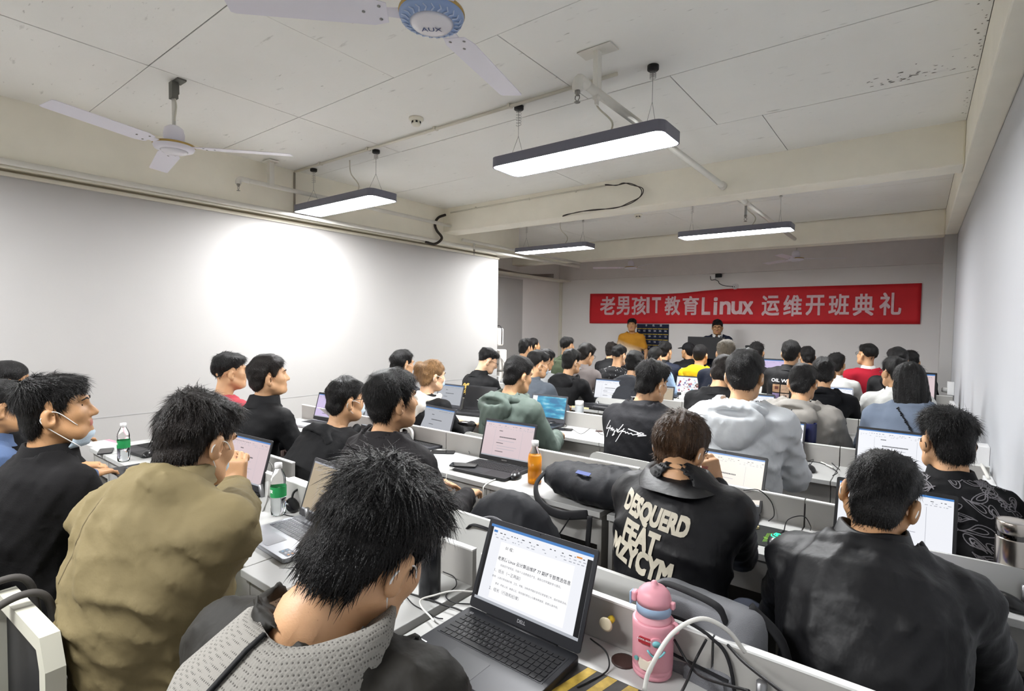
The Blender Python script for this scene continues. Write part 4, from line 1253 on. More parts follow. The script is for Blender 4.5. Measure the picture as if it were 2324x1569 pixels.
c_blaz = cloth('blazer_taupe', '827a78', .85); c_forest = cloth('coat_forest', '414a38', .85); c_dgrey = cloth('jacket_slate', '4a5058', .75); c_ldenim = cloth('shirt_washed_denim', '6c7788', .85, 'knit')
c_mesh = waffle(); c_cream = cloth('hood_cream', 'dcd6cc', .9, 'knit')
def mustard():
    m = cloth('tee_mustard_gradient', 'b9832c', .85); nt = m.node_tree; b = nt.nodes['Principled BSDF']
    tc = nt.nodes.new('ShaderNodeTexCoord'); sp = nt.nodes.new('ShaderNodeSeparateXYZ'); nt.links.new(tc.outputs['Object'], sp.inputs[0])
    ad = nt.nodes.new('ShaderNodeMath'); ad.operation = 'MULTIPLY_ADD'; ad.inputs[1].default_value = .35; nt.links.new(sp.outputs[0], ad.inputs[0]); nt.links.new(sp.outputs[2], ad.inputs[2])
    r = nt.nodes.new('ShaderNodeValToRGB'); r.color_ramp.elements[0].position = 1.06; r.color_ramp.elements[1].position = 1.0
    mr = nt.nodes.new('ShaderNodeMapRange'); mr.inputs[1].default_value = 1.08; mr.inputs[2].default_value = 1.24; nt.links.new(ad.outputs[0], mr.inputs[0])
    r.color_ramp.elements[0].position = 0; r.color_ramp.elements[0].color = lin('d9cfc0'); r.color_ramp.elements[1].position = 1; r.color_ramp.elements[1].color = lin('b9832c')
    nt.links.new(mr.outputs[0], r.inputs[0]); nt.links.new(r.outputs[0], b.inputs['Base Color']); return m
def speckle():
    m = cloth('shirt_black_speckled', '1a1a1c', .85); nt = m.node_tree; b = nt.nodes['Principled BSDF']
    tc = nt.nodes.new('ShaderNodeTexCoord'); v = nt.nodes.new('ShaderNodeTexVoronoi'); v.inputs['Scale'].default_value = 42
    nz = nt.nodes.new('ShaderNodeTexNoise'); nz.inputs['Scale'].default_value = 11
    nt.links.new(tc.outputs['Object'], v.inputs['Vector']); nt.links.new(tc.outputs['Object'], nz.inputs['Vector'])
    mr = nt.nodes.new('ShaderNodeMapRange'); mr.inputs[1].default_value = .26; mr.inputs[2].default_value = .20; nt.links.new(v.outputs['Distance'], mr.inputs[0])
    m2 = nt.nodes.new('ShaderNodeMapRange'); m2.inputs[1].default_value = .48; m2.inputs[2].default_value = .54; nt.links.new(nz.outputs[0], m2.inputs[0])
    mu = nt.nodes.new('ShaderNodeMath'); mu.operation = 'MULTIPLY'; nt.links.new(mr.outputs[0], mu.inputs[0]); nt.links.new(m2.outputs[0], mu.inputs[1])
    mx = nt.nodes.new('ShaderNodeMixRGB'); mx.inputs[1].default_value = lin('1a1a1c'); mx.inputs[2].default_value = lin('e6e6e6'); nt.links.new(mu.outputs[0], mx.inputs[0]); nt.links.new(mx.outputs[0], b.inputs['Base Color'])
    return m
MW = (maskblue, False, loop_m); MC = (maskblue, True, loop_m); MK = (maskblack, False, maskblack)
# ---- first row
person('near', 'man in a dark jacket with grey mesh collar, head bent, nearest the camera', 850, 1240, .53, cloth('jacket_dark_olive', '211f1b', .65, 'shell'), style='spiky', hy=-6, hp=36, hr=10, by=14, nb=(-.035, -.100, -.088), mask=MW, collarmat=c_mesh, cprof=((.140, -.060), (.147, -.034), (.114, .044), (.100, .055), (.083, .035), (.076, -.02)), coff=-.022, g=.014, lift=.6, slen=.045,
       thick=.015, fold=.018, ffreq=42, wristL=A(-1.22, .80, .79), wristR=A(-1.10, .68, .66))
p = PEOPLE['near']; dn_ = p['H']+p['R']@A(0, -.025, -.05)-p['N']; dn_ /= np.linalg.norm(dn_)
for a_ in (-1.75,):
    lt = p['rt']*math.cos(a_)+p['fw']*math.sin(a_)
    MB().tube([p['N']+lt*(r_+.002)+dn_*(h_-.022)+p['fw']*.006-p['org'] for r_, h_ in ((.142, -.055), (.150, -.034), (.134, 0), (.117, .044), (.103, .058), (.086, .040))], .006, 6, flat=.5).build('collar_stripe', c_black, p['root'])
person('olive', 'man in an olive cotton jacket resting his clasped hands against his face', 452, 1000, .62, c_olive, style='spiky', hair='dark', hy=-4, hp=22, by=24, nb=(0, -.125, -.115), coff=.05, chh=.05, mask=MW, g=.024, bulk=.012, fold=.022, ffreq=30, lift=.5, slen=.042,
       wristR=onY(536, 1078, .93), wristL=onY(512, 1080, .99), handR=(A(-.05, .10, 1), A(.75, -.6, 0), .75), handL=(A(.25, -.1, 1), A(-.8, .35, .1), 1.0), pole=(A(-.5, -.2, -1), A(.75, -.1, -.8)), fd=(.3, .2, 1))
person('profile', 'man in a black mock-neck sweater seen in profile with his mask under the chin', 130, 932, .5, c_sweater, style='spiky', hy=-24, hp=-6, by=4, mask=MC, bulk=.012, lift=.6, slen=.04, skin=1, chh=.05, g=.014, fold=.012)
person('denim', 'man in a blue denim shirt at the left edge of the picture', 8, 925, .5, c_denim, style='short', hy=-5, hp=5, by=0, skin=1, glasses=True, s=.98)
person('edge', 'short-haired man at the far left edge behind the denim shirt', 22, 868, .68, c_black, style='buzz', hp=15, hy=-10, skin=1)
# ---- second row
person('polo', 'broad man in a black collared jacket seen from behind by the blue laptop', 1998, 1125, 1.70, MATS.get('jacket_black_sheen') or cloth('jacket_black_sheen', '0f0f12', .5, 'shell', spec=.4), style='short', hy=-3, hp=18, hr=9, bulk=.016, g=.020, chh=.05, s=.95, thick=.006, shoulder=1.04, mask=MW, fold=.015, ffreq=28, skin=1, lift=.4, slen=.034, nb=(-.005, -.09, -.130), coff=.02)
person('desq', 'man with brown bowl-cut hair in a black jacket printed DESQUERD FEAT MZYCYM', 1545, 1012, 1.74, cloth('jacket_black_sheen', '0f0f12', .5, 'shell', spec=.4), hair='brown', style='bowl', hy=-6, hp=16, hr=3, by=-2, nb=(.045, -.135, -.080), coff=.03, cprof=((.118, -.055), (.118, -.016), (.098, .036), (.088, .043), (.078, .03), (.070, -.02)), s=.95, shoulder=.92, bulk=.004, g=.020, mask=MW, glasses=True, fold=.012, ffreq=26,
       wristR=onY(1622, 1098, 1.93), handR=(A(-.25, .0, 1), A(.7, -.5, .3), .9), pole=(None if False else A(-.5, -.3, -.75), A(.30, .15, -1)), thick=.006, slen=.036, lift=.02)
person('brownblk', 'heavy-set man in a dark brown-black jacket in front of an open laptop', 893, 910, 1.46, c_black2, style='short', hy=-8, hp=-2, hr=0, by=-4, bulk=.022, g=.02, chh=.045, fold=.014, thick=.017, lift=.12, slen=.05)
person('hoodmask', 'man in a black hooded jacket and face mask left of the heavy-set man', 787, 908, 1.78, c_black, style='short', hy=-10, hp=6, by=-2, hood=True, mask=MW, glasses=True)
person('blackleft', 'young man with fringe in a black jacket seen in near profile by the left wall', 612, 855, 1.66, c_black, style='short', hair='dark', hy=-18, hp=-4, by=-4, chh=.055, crad=1.2, thick=.017)
person('redtee', 'man with faded sides in a red T-shirt and black lanyard by the left wall', 524, 845, 1.66, c_red, style='undercut', hy=-12, hp=0, by=0, chh=.012, sleeves=.6, topname='t_shirt')
# ---- third row
person('sage', 'man in a sage green hooded shell jacket resting on the third desk row', 1177, 852, 2.88, c_grn, style='short', hy=-10, hp=16, by=-6, hood=True, g=.026, bulk=.012, fold=.016)
person('blond', 'woman with honey blond hair clipped up and a cream hood', 982, 853, 2.76, c_black, hair='blond', style='bun', hy=-12, hp=8, by=-6, hood=True, hoodmat=c_cream, mask=MW, s=.95, skin=2)
person('greycap', 'man with short black hair half hidden behind the heavy-set man', 914, 828, 3.0, c_char, style='short', hy=-8, hp=4, hood=True, mask=MW)
person('yohji', 'man in a black jacket with white signature lettering across the back', 1480, 868, 2.95, c_char if False else cloth('jacket_ink', '1b1b1f', .7), style='spiky', hy=-12, hp=16, hr=4, by=-4, mask=MW, g=.024, bulk=.014, chh=.05, lift=.5, slen=.045, fold=.010)
person('silver', 'man in a silver grey hooded shell jacket in the middle of the third row', 1690, 853, 2.86, c_silver, style='short', hy=4, hp=14, by=0, hood=True, g=.028, bulk=.016, mask=MW, fold=.020, ffreq=38, thick=.015, lift=.3)
person('paisley', 'man in a black paisley shirt and black mask beside the right wall', 2147, 1000, 2.64, cloth('shirt_black_paisley', '0f0f11', .8), style='spiky', hy=22, hp=10, by=4, mask=MK, g=.018, bulk=.0, chh=.05, lift=.6, slen=.042, thick=.009, shoulder=.80, s=.96, wristR=A(.17, 3.05, .78), wristL=A(-.12, 3.05, .78), pole=(A(-.5, -.3, -.75), A(.0, -.4, -.9)))
# ---- fourth row
person('dragon', 'man in a black jacket with a gold dragon embroidered on the back', 1108, 820, 4.05, c_black, style='undercut', hy=-26, hp=26, by=-10, glasses=True, chh=.05, skin=2)
person('slate', 'man in a slate jacket and mask right of the sage green jacket', 1222, 828, 4.0, c_dgrey, style='undercut', hy=-24, hp=14, by=-6, mask=MW)
person('windb', 'man in a light grey windbreaker with a hood, right of the silver jacket', 1822, 868, 4.05, c_wind, style='short', hy=4, hp=18, by=-6, hood=True, g=.028, bulk=.014, mask=MW, fold=.018)
person('denimgirl', 'woman with shoulder-length black hair and a chain strap over a washed denim shirt', 2062, 868, 4.1, c_ldenim, style='long', hy=14, hp=12, by=4, g=.024, bulk=.01, chh=.02, s=.97)
person('darkleft', 'man in a black jacket leaning just left of the silver jacket', 1643, 846, 4.12, c_black, style='short', hair='dark', hy=-8, hp=24, by=-4, bulk=.015)
# ---- fifth row
person('blackhood', 'man in a plain black hooded sweater among the right-hand desks', 1868, 846, 5.1, cloth('hoodie_ink', '0f1014', .85), style='short', hy=12, hp=12, hood=True, bulk=.012)
person('glassgirl', 'person with glasses in a pale top just beyond the chain strap', 2030, 846, 5.3, c_white, style='short', hy=28, hp=8, glasses=True, by=6)
person('ashblond', 'man with ash-blond streaked hair in a navy jacket', 1648, 802, 5.3, c_navy, hair='grey', style='spiky', hy=8, hp=10, bulk=.012)
person('afro', 'man with round black hair in a dark hooded jacket behind the signature jacket', 1441, 826, 5.2, cloth('jacket_smoke', '35373c', .75), style='short', hy=-2, hp=12, hood=True, thick=.018)
person('blackhood2', 'man in a black hooded sweatshirt with a white mask left of the bright document laptop', 1298, 822, 4.75, c_black, style='short', hy=-14, hp=8, hood=True, mask=MW, by=-4, thick=.016)
person('curly', 'man with tousled hair, glasses and a pale grey top left of the black sweatshirt', 1240, 818, 5.2, cloth('tee_pale_grey', 'a9abac', .85), style='spiky', hy=-22, hp=18, glasses=True, by=-4)
person('blazer', 'man in a taupe blazer bending over the fifth row', 1331, 806, 5.35, c_blaz, style='short', hair='dark', hy=-14, hp=20, by=-6, glasses=True, thick=.018)
# ---- sixth row
person('lblue', 'man with shaved sides in a light blue shirt behind the signature jacket', 1487, 812, 6.15, c_lblue, style='buzz', hy=0, hp=26, by=-4, bulk=.012)
person('navycollar', 'man with short black hair and a dark collar next to the wall chart', 1510, 797, 6.8, c_navy, style='short', hy=-10, hp=8, collarmat=c_black)
person('speckled', 'man in a black shirt speckled with white dots', 1406, 808, 6.0, speckle(), style='undercut', hy=-12, hp=12, mask=MW, chh=.015)
person('behindspeck', 'man in black half hidden behind the speckled shirt', 1388, 796, 7.2, c_black, style='short', hair='dark', hy=-2, hp=8)
person('forest', 'man in a forest green coat near the front left corner', 1288, 786, 6.3, c_forest, style='undercut', hy=-16, hp=2)
person('farleft', 'man with black hair near the left recess behind the slate jacket', 1194, 790, 5.8, c_white, style='short', hy=-14, hp=6)
person('farleft2', 'man looking up in profile beside the left recess', 1212, 786, 6.7, c_black, style='buzz', hy=-24, hp=-6, skin=1)
person('yellow', 'man in a bright yellow hooded sweatshirt near the lectern', 1590, 806, 6.5, c_yel, style='buzz', hy=-2, hp=4, hood=True, bulk=.01)
person('cap', 'man in a black baseball cap and black top facing left near the monitor', 1561, 797, 7.9, c_black, style='buzz', hy=48, hp=2, by=10, capm=cloth('cap_black', '151517', .8), skin=1)
person('tuft', 'man with a tuft of standing hair beside the lilac screen', 1717, 800, 7.3, c_black2, style='spiky', hy=12, hp=8, lift=1.0)
person('oilwars', 'man in a black jacket printed OIL WARS', 1795, 802, 6.2, c_black, style='short', hy=0, hp=4, chh=.04, thick=.017, bulk=.012)
person('masked', 'man with cropped black hair and white mask right of the OIL WARS jacket', 1832, 810, 7.4, c_black, style='short', hy=22, hp=8, mask=MW)
person('whiteshirt', 'man in a white shirt half hidden behind the black hooded sweater', 1898, 828, 6.9, c_white, style='spiky', hy=-6, hp=10)
person('redknit', 'man in a red sweater and glasses looking to the left', 1967, 806, 7.25, c_redk, style='undercut', hy=42, hp=-4, by=8, glasses=True, collarmat=c_white, bulk=.012, crad=.82)
person('rear1', 'person in black with hair hidden by the pale top, near the right wall monitor', 2036, 818, 6.45, c_black, style='short', hy=20, hp=10, hood=True)
person('rear2', 'rightmost person of the far rows beside the white pillar', 2066, 822, 7.5, c_black, style='short', hy=0, hp=10)
# ---- at the front
person('pres1', 'standing man in a mustard T-shirt fading to white before the front wall', 1434, 738, 9.35, mustard(), style='short', by=196, hy=2, hp=2, standing=True, sleeves=.62, topname='t_shirt', skin=1, chh=.010, detail=1, trousers=jean_m, bulk=.014)
person('pres2', 'standing man with glasses and headset behind the black monitor', 1628, 743, 9.40, cloth('sweater_dark_navy', '1b2233', .85), style='short', by=188, hy=4, hp=13, standing=True, glasses=True, skin=1, detail=1, collarmat=c_white, chh=.03, bulk=.01)
# ================================================================== FIRST ROW: things on the desks
def dell_ui(mb, mats, w, h):
    if s_page not in mats: mats.append(s_page)
    k = mats.index(s_page)
    x0, x1 = -w*.36, w*.36
    mb.quad((x0, h*.07, .0002), (x1, h*.07, .0002), (x1, h*.80, .0002), (x0, h*.80, .0002), k)
    add_text(mb, mats, '01 组：', -w*.25, h*.735, .0105, s_text, .01)
    add_text(mb, mats, '老男孩 Linux 云计算运维班 77 期班干部竞选信息', 0, h*.585, .0112, s_text, .012)
    add_text(mb, mats, '班级班干部竞选，均由个人自愿报名产生，请各位同学踊跃参与报名。', -w*.01, h*.505, .0066, s_text)
    add_text(mb, mats, '1、班长（一正两副）', -w*.22, h*.425, .0105, s_text)
    add_text(mb, mats, '职责：认真负责班级纪律、卫生、考勤，协助老师做好各项日常管理工作，组织班级活动。', .0, h*.345, .0062, s_text)
    add_text(mb, mats, '要求：积极上进，做事公正，有较强的责任心与集体荣誉感，能够以身作则。', -w*.01, h*.265, .0062, s_text)
    add_text(mb, mats, '2、组长（行政和纪律）', -w*.21, h*.185, .0105, s_text)
    for m, (a, b, c, d) in ((s_dark, (-w/2, h*.035, -w*.47, h*.965)), (s_dark, (w*.455, h*.035, w/2, h*.93)), (s_or, (w*.36, h*.905, w*.41, h*.925)), (s_blue, (-w*.46, h*.90, -w*.42, h*.93))):
        if m not in mats: mats.append(m)
        mb.quad((a, b, .0003), (c, b, .0003), (c, d, .0003), (a, d, .0003), mats.index(m))
dell = laptop(-.798, .968, 0, 'black laptop showing a Chinese document in the foreground, centre bottom', W=.358, D=.252, lid=112, body=mat('laptop_dell_black', '26272b', .38, .2), keys='each', logo='DELL', hero=True, uikw=dell_ui, base_t=.022)
V, F = text_mesh('G3', .010, bold=.01)
MB().add(V+np.array([-.150, .100, .0228]), F).build('model_lettering', legend_m, dell)
st = MB().prism(rrect(.040, .030, .002, 2, -.122, -.088), .0222, .0225).build('sticker', mat('sticker_white', 'dfe1e4', .4), dell)
for i in range(3): MB().box((-.124, -.080-.006*i, .0227), (.026-.005*i, .0016, .0002)).build('sticker_line', mat('sticker_ink', '6f7680', .5), st)
MB().prism(rrect(.022, .022, .001, 2, -.160, -.078), .0222, .0225).build('small_sticker', MATS['sticker_white'], dell)
# power cable with blue ring, usb cable, mesh of leads beside the laptop
cable('power_cable', [onz(920, 1345, DZ+.004), onz(965, 1358, DZ+.006), onz(985, 1365, DZ+.011), onz(1005, 1373, DZ+.012), onz(1030, 1380, DZ+.013), onz(1050, 1388, DZ+.013)], .0028, cab_k, 'black laptop power lead with a blue lit plug ring')
o = MB().tube([onz(972, 1361, DZ+.011), onz(998, 1371, DZ+.012)], .0095, 12).build('ferrite_bead', cab_k, bpy.data.objects['power_cable']); 
MB().tube([onz(1030, 1379, DZ+.014), onz(1034, 1380.5, DZ+.014)], .0066, 12).build('plug_ring', mat('led_blue', '2a55ff', .3, emit=.8), bpy.data.objects['power_cable'])
cable('usb_cable', [onz(1090, 1345, DZ+.02), onz(1030, 1342, DZ+.035), onz(985, 1352, DZ+.035), onz(955, 1362, DZ+.03), onz(958, 1380, DZ+.02), onz(975, 1398, DZ+.012), onz(985, 1410, DZ+.012)], .0026, cab_w, 'pale grey cable arching into the side of the foreground laptop')
cable('usb_cable', [onz(915, 1345, DZ+.004), onz(935, 1370, DZ+.004), onz(960, 1385, DZ+.004), onz(990, 1402, DZ+.008), onz(1005, 1405, DZ+.012)], .0018, cab_k, 'thin black cable plugged in beside the pale grey cable')
cable('usb_cable', [onz(1005, 1298, DZ+.02), onz(1030, 1310, DZ+.012), onz(1035, 1330, DZ+.004), onz(1012, 1352, DZ+.004), onz(1030, 1368, DZ+.004), onz(1075, 1372, DZ+.004)], .0018, cab_k, 'thin black cable curling by the desk grommet')
# black steel thermos, lid off
bx, by_ = onz(975, 1352, DZ)[:2]
t = empty('vacuum_flask', (bx, by_, DZ), 0, 'tall black open vacuum flask beside the bent head', 'flask')
MB().lathe([(0, 0), (.031, 0), (.033, .003), (.033, .20), (.031, .206), (.0285, .207)], 32).build('body', mat('flask_black', '15161a', .3), t)
MB().lathe([(.0285, .205), (.0285, .222), (.0272, .224), (.025, .222), (.025, .15), (0, .15)], 32).build('steel_neck', mat('brushed_steel', 'b4a98e', .28, .95), t)
for i in range(3): MB().lathe([(.0285, .209+.004*i), (.0297, .2105+.004*i), (.0285, .212+.004*i)], 32).build('thread', MATS['brushed_steel'], t)
# silver laptop of the bent man
sl = laptop(-1.835, 1.05, -3, 'silver laptop with dark keys between the olive jacket and the bent head', W=.358, D=.245, lid=108, body=lt_silver, kind='beige', keys='each', deck=lt_silver, keymat=mat('keycap_slate', '55575e', .45), lidm=mat('lid_dark_bezel', '2b2b2e', .5))
st = MB().prism(rrect(.062, .036, .003, 3, .135, -.085), .0182, .0186).build('sticker', mat('sticker_slate', '4a5364', .4), sl)
for i in range(6): MB().box((.115+.02*(i % 3), -.078-.014*(i//3), .0188), (.011, .007, .0003)).build('sticker_icon', mat(['sticker_icon_a', 'sticker_icon_b', 'sticker_icon_c'][i % 3], ['8fb8dc', 'c9cdd6', 'd39a6a'][i % 3], .5), st)
laptop(-2.56, 1.075, 4, 'black laptop in front of the clasped hands', W=.36, D=.25, lid=106, kind='pink', body=lt_black)
laptop(-3.76, 1.215, 6, 'black laptop with a dim mauve screen next to the left wall', W=.34, D=.235, lid=104, kind='mauve', body=lt_black, z=DZ)
water_bottle(*onz(632, 1168, DZ)[:2], 'clear water bottle with green label between the olive jacket and the silver laptop')
water_bottle(*onz(281, 1047, DZ)[:2], 'clear water bottle with green label on the desk end beside the profile man')
phone(*onz(240, 1026, DZ)[:2], 70, 'black phone lying near the desk corner by the left wall')
phone(*onz(305, 1068, DZ+.006)[:2], 80, 'dark phone on a black mat behind the profile man', z=DZ+.004)
tag(MB().box((*onz(300, 1070, DZ+.002)[:2], DZ+.0018), (.30, .16, .003)).build('desk_mat', mat('mat_black', '2a2a2c', .7)), 'thin black desk mat under the phone at the left', 'mat')
bk_ = empty('booklet', (*onz(235, 1008, DZ)[:2], DZ), .12, 'white leaflet with a pink edge on the left desk corner', 'booklet')
MB().box((0, 0, .002), (.21, .15, .004)).build('page', mat('paper_white', 'e8e6e6', .7), bk_); MB().box((0, .06, .0042), (.21, .03, .0004)).build('pink_band', mat('print_pink', 'd98a98', .6), bk_)
mouse(*onz(335, 1036, DZ)[:2], 60, 'black mouse near the mauve laptop')
nt_ = empty('notebook', (*onz(480, 1085, DZ)[:2], DZ), .3, 'yellow-edged notebook beneath the clasped hands', 'notebook')
MB().box((0, 0, .006), (.17, .24, .012)).build('pages', mat('paper_cream', 'd9cfae', .7), nt_); MB().box((0, 0, .0125), (.172, .242, .001)).build('cover', mat('cover_grey_blue', 'b9c6cc', .6), nt_)
# tissue box with blue print, headphones
bx_ = empty('card_box', (*onz(676, 1140, DZ)[:2], DZ), -.02, 'white card box with blue lettering behind the water bottle', 'box')
MB().box((0, .02, .045), (.20, .035, .09)).build('carton', mat('card_white', 'dcd6cc', .7), bx_)
for i in range(4):
    for j in range(2): MB().box((-.06+.034*i, .0020, .032+.034*j), (.024, .001, .024)).build('printed_block', mat('print_blue', '6f93b4', .6), bx_)
hd = empty('headphones', (*onz(684, 1165, DZ)[:2], DZ), .4, 'black headphones lying by the water bottle', 'headphones')
for sx in (-1, 1):
    M = Matrix.Translation((sx*.045, 0, .03)) @ Matrix.Rotation(sx*.5+math.pi/2, 4, 'Y')
    MB().lathe([(0, -.012), (.028, -.012), (.033, -.004), (.033, .006), (.024, .012), (0, .012)], 20, M=M).build('ear_cup', mat('headphone_gloss', '17171a', .25), hd)
MB().tube(bez([(-.05, 0, .045), (-.055, .03, .08), (0, .05, .098), (.055, .03, .08), (.05, 0, .045)], 8), .005, 8).build('headband', cab_k, hd)
MB().tube(bez([(.05, 0, .02), (.03, -.04, .004), (-.03, -.05, .004), (-.09, -.02, .004)], 8), .002, 6).build('cable', cab_k, hd)
cable('charger_cable', [onz(606, 1045, DZ+.10), onz(618, 1060, DZ+.12), onz(612, 1090, DZ+.05), onz(606, 1135, DZ+.004), onz(596, 1160, DZ+.004)], .0026, cab_g, 'grey charger cable beside the black laptop of the olive jacket')
cable('charger_cable', [onz(660, 1118, DZ+.03), onz(680, 1125, DZ+.05), onz(698, 1145, DZ+.02), onz(700, 1165, DZ+.004)], .0028, cab_w, 'white cable looping in front of the card box')
# pink child's bottle
px_, py_ = onz(1480, 1523, DZ)[:2]
pk = empty('drinking_bottle', (px_, py_, DZ), 0, "pink child's drinking bottle with a blue ring and stickers", 'bottle')
pk.scale = (1.2, 1.2, .90)
pink = mat('pink_plastic', 'dd9aa6', .4); pblue = mat('pale_blue_plastic', '9db4d0', .4); pinkg = mat('pink_glossy', 'e0a4ae', .18)
MB().lathe([(0, 0), (.034, 0), (.038, .004), (.0385, .012), (.0375, .014), (.0388, .017), (.0388, .024), (.0378, .026), (.0392, .029), (.0395, .10), (.0405, .128), (.0405, .142), (.0385, .145), (.034, .144)], 36).build('sleeve', pink, pk)
MB().lathe([(.036, .140), (.0345, .150), (.031, .160), (.031, .165)], 36).build('shoulder', pinkg, pk)
MB().lathe([(.031, .162), (.0335, .163), (.034, .185), (.033, .187), (.028, .188)], 36).build('blue_ring', pblue, pk)
MB().lathe([(.0335, .186), (.0335, .200), (.030, .215), (.022, .226), (.010, .232), (.007, .234), (.006, .240), (.004, .243), (0, .244)], 36).build('lid', pink, pk)
MB().box((-.034, -.012, .197), (.012, .018, .026)).build('lid_spout', pink, pk, bevel=.004); MB().box((-.0405, -.014, .192), (.004, .016, .034)).build('latch', pblue, pk, bevel=.002); MB().box((.036, .004, .190), (.010, .012, .018)).build('lid_hinge', pink, pk, bevel=.003)
MB().tube(bez([(.040, .0, .150), (.047, .0, .146), (.048, 0, .13), (.041, 0, .122)], 6), .004, 8).build('strap_loop', pink, pk)
def onb(a, z, r=.0405): return Matrix.Translation((r*math.cos(a), r*math.sin(a), z)) @ Matrix.Rotation(a+math.pi/2, 4, 'Z') @ Matrix.Rotation(math.pi/2, 4, 'X')
a0 = math.atan2(-py_, -px_)
tabp = MB().prism(rrect(.022, .042, .010, 5), -.002, .004, M=onb(a0+.15, .100)).build('clasp', pink, pk)
MB().lathe([(0, .0065), (.008, .0062), (.008, .004), (0, .004)], 16, M=onb(a0+.15, .108)).build('clasp_button', mat('aqua_plastic', '7cc0c8', .4), tabp)
MB().tube([onb(a0+.15, .078, .042) @ Vector((x*.016, -.018*(1-x*x)+.012, .002)) for x in np.linspace(-1, 1, 9)], .0022, 6).build('clasp_ring', MATS['aqua_plastic'], tabp)
MB().prism(rrect(.024, .015, .003, 3), -.001, .003, M=onb(a0-.38, .108)).build('red_patch', mat('patch_red', '9e2a34', .5), pk)
V, F = text_mesh('COOL BOX', .0055, bold=.03)
Mx = onb(a0-.38, .111)
MB().add([Mx @ Vector((q[0], q[1], .0033)) for q in V], F).build('lettering', mat('sticker_white', 'dfe1e4', .4), pk)
MB().prism([(-.010, -.012), (.012, -.014), (.016, .004), (.010, .016), (.004, .010), (-.006, .012), (-.012, .016), (-.014, 0)], -.0005, .003, M=onb(a0-.30, .046)).build('white_sticker', mat('rubber_cream', 'e8dccc', .5), pk)
MB().prism(rrect(.010, .010, .005, 4), -.0005, .003, M=onb(a0-.80, .052)).build('rainbow_charm', mat('charm_teal', '5fa0a0', .5), pk)
# suction hook on the desk screen
hk = empty('suction_hook', (px_-.118, 1.203, DZ+.075), 0, 'yellow and clear suction hook stuck to the desk screen', 'hook')
Mh = Matrix.Rotation(math.pi/2, 4, 'X')
MB().lathe([(0, .030), (.016, .030), (.018, .034), (.012, .036), (0, .036)], 20, M=Mh).build('disc', mat('hook_clear', 'd8ccb0', .2), hk); MB().lathe([(0, .0), (.009, .0), (.009, .01), (.004, .011), (.004, .022), (.0085, .023), (.0085, .030), (0, .030)], 16, M=Mh).build('stem', mat('hook_yellow', 'd8bc34', .4), hk)
# hazard-striped mousepad, tablet edge, power strip, cables lower right
mp = empty('mouse_pad', (-.545, .985, DZ), .03, 'mouse pad with worn yellow and black diagonal stripes', 'mouse pad')
pts = rrect(.28, .22, .012, 3)
MB().prism(pts, 0, .003).build('mat', mat('pad_dark', '3c3a38', .8, var=.3, vscale=25), mp)
for i in range(6):
    x = -.15+.052*i
    q = [(x, -.108), (x+.024, -.108), (x+.074, .108), (x+.050, .108)]
    q = [(max(-.138, min(.138, a)), b) for a, b in q]
    MB().prism(q, .003, .0034).build('stripe', mat('stripe_yellow', 'b3963c', .7, var=.45, vscale=40), mp)
tb_ = empty('tablet', (-.45, .80, DZ+.002), .35, 'grey tablet lying at the bottom edge below the pink bottle', 'tablet')
MB().prism(rrect(.17, .24, .01, 4), 0, .007).build('case', mat('tablet_grey', '8a8f98', .35, .4), tb_, bevel=.001)
MB().prism(rrect(.158, .228, .006, 4), .007, .0074).build('glass', mat('tablet_glass', '5b606a', .15), tb_)
ad = empty('power_adapter', (-.33, .985, DZ), -.45, 'power adapter with a printed rating label at the bottom edge', 'adapter')
MB().box((0, 0, .015), (.13, .06, .03)).build('case', chair_blk, ad, bevel=.004); lbl = MB().box((0, -.004, .0304), (.118, .05, .0008)).build('rating_label', mat('rating_slate', '3c4250', .5), ad)
MB().box((0, .017, .0310), (.114, .010, .0004)).build('label_strip', mat('sticker_white', 'dfe1e4', .4), lbl)
for i in range(5): MB().lathe([(0, .0009), (.006, .0009), (.006, 0)], 12, c=(-.045+.022*i, -.012, .0308)).build('label_mark', mat('rating_mark', 'a8b0bc', .5), lbl)
B_ = lambda x, y, z: tuple(onz(x, y, DZ+z))
cable('white_cable', [onY(1462, 1569, .93), onY(1475, 1520, .97), onY(1525, 1440, 1.02), onY(1590, 1405, 1.06), onY(1650, 1430, 1.10), onY(1690, 1480, 1.14)], .0045, cab_w, 'thick pale cable arching over the desk screen beside the pink bottle')
cable('black_cable', [onY(1530, 1452, 1.19), onY(1565, 1510, 1.17), onY(1600, 1540, 1.10), onY(1700, 1569, 1.02)], .003, cab_k, 'black cable hanging down the desk screen behind the pink bottle')
cable('black_cable', [onY(1603, 1452, 1.195), onY(1578, 1500, 1.18), onY(1560, 1545, 1.10), onY(1545, 1575, 1.0)], .003, cab_k, 'black cable crossing the other behind the pink bottle')
cable('black_cable', [onY(1652, 1465, 1.20), onY(1690, 1505, 1.16), onY(1760, 1560, 1.10), onY(1800, 1590, 1.05)], .0035, cab_k, 'black cable sliding over the desk screen at the lower right')
cable('black_cable', [onz(1340, 1450, DZ+.02), onz(1375, 1480, DZ+.03), onz(1380, 1520, DZ+.006), onz(1340, 1545, DZ+.006), onz(1310, 1560, DZ+.006)], .002, cab_k, 'thin black cable looping over the striped mouse pad')
cable('black_cable', [onz(1555, 1535, DZ+.004), onz(1600, 1525, DZ+.004), onz(1680, 1548, DZ+.004), onz(1740, 1569, DZ+.004)], .003, cab_k, 'black cable lying on the desk behind the power adapter')

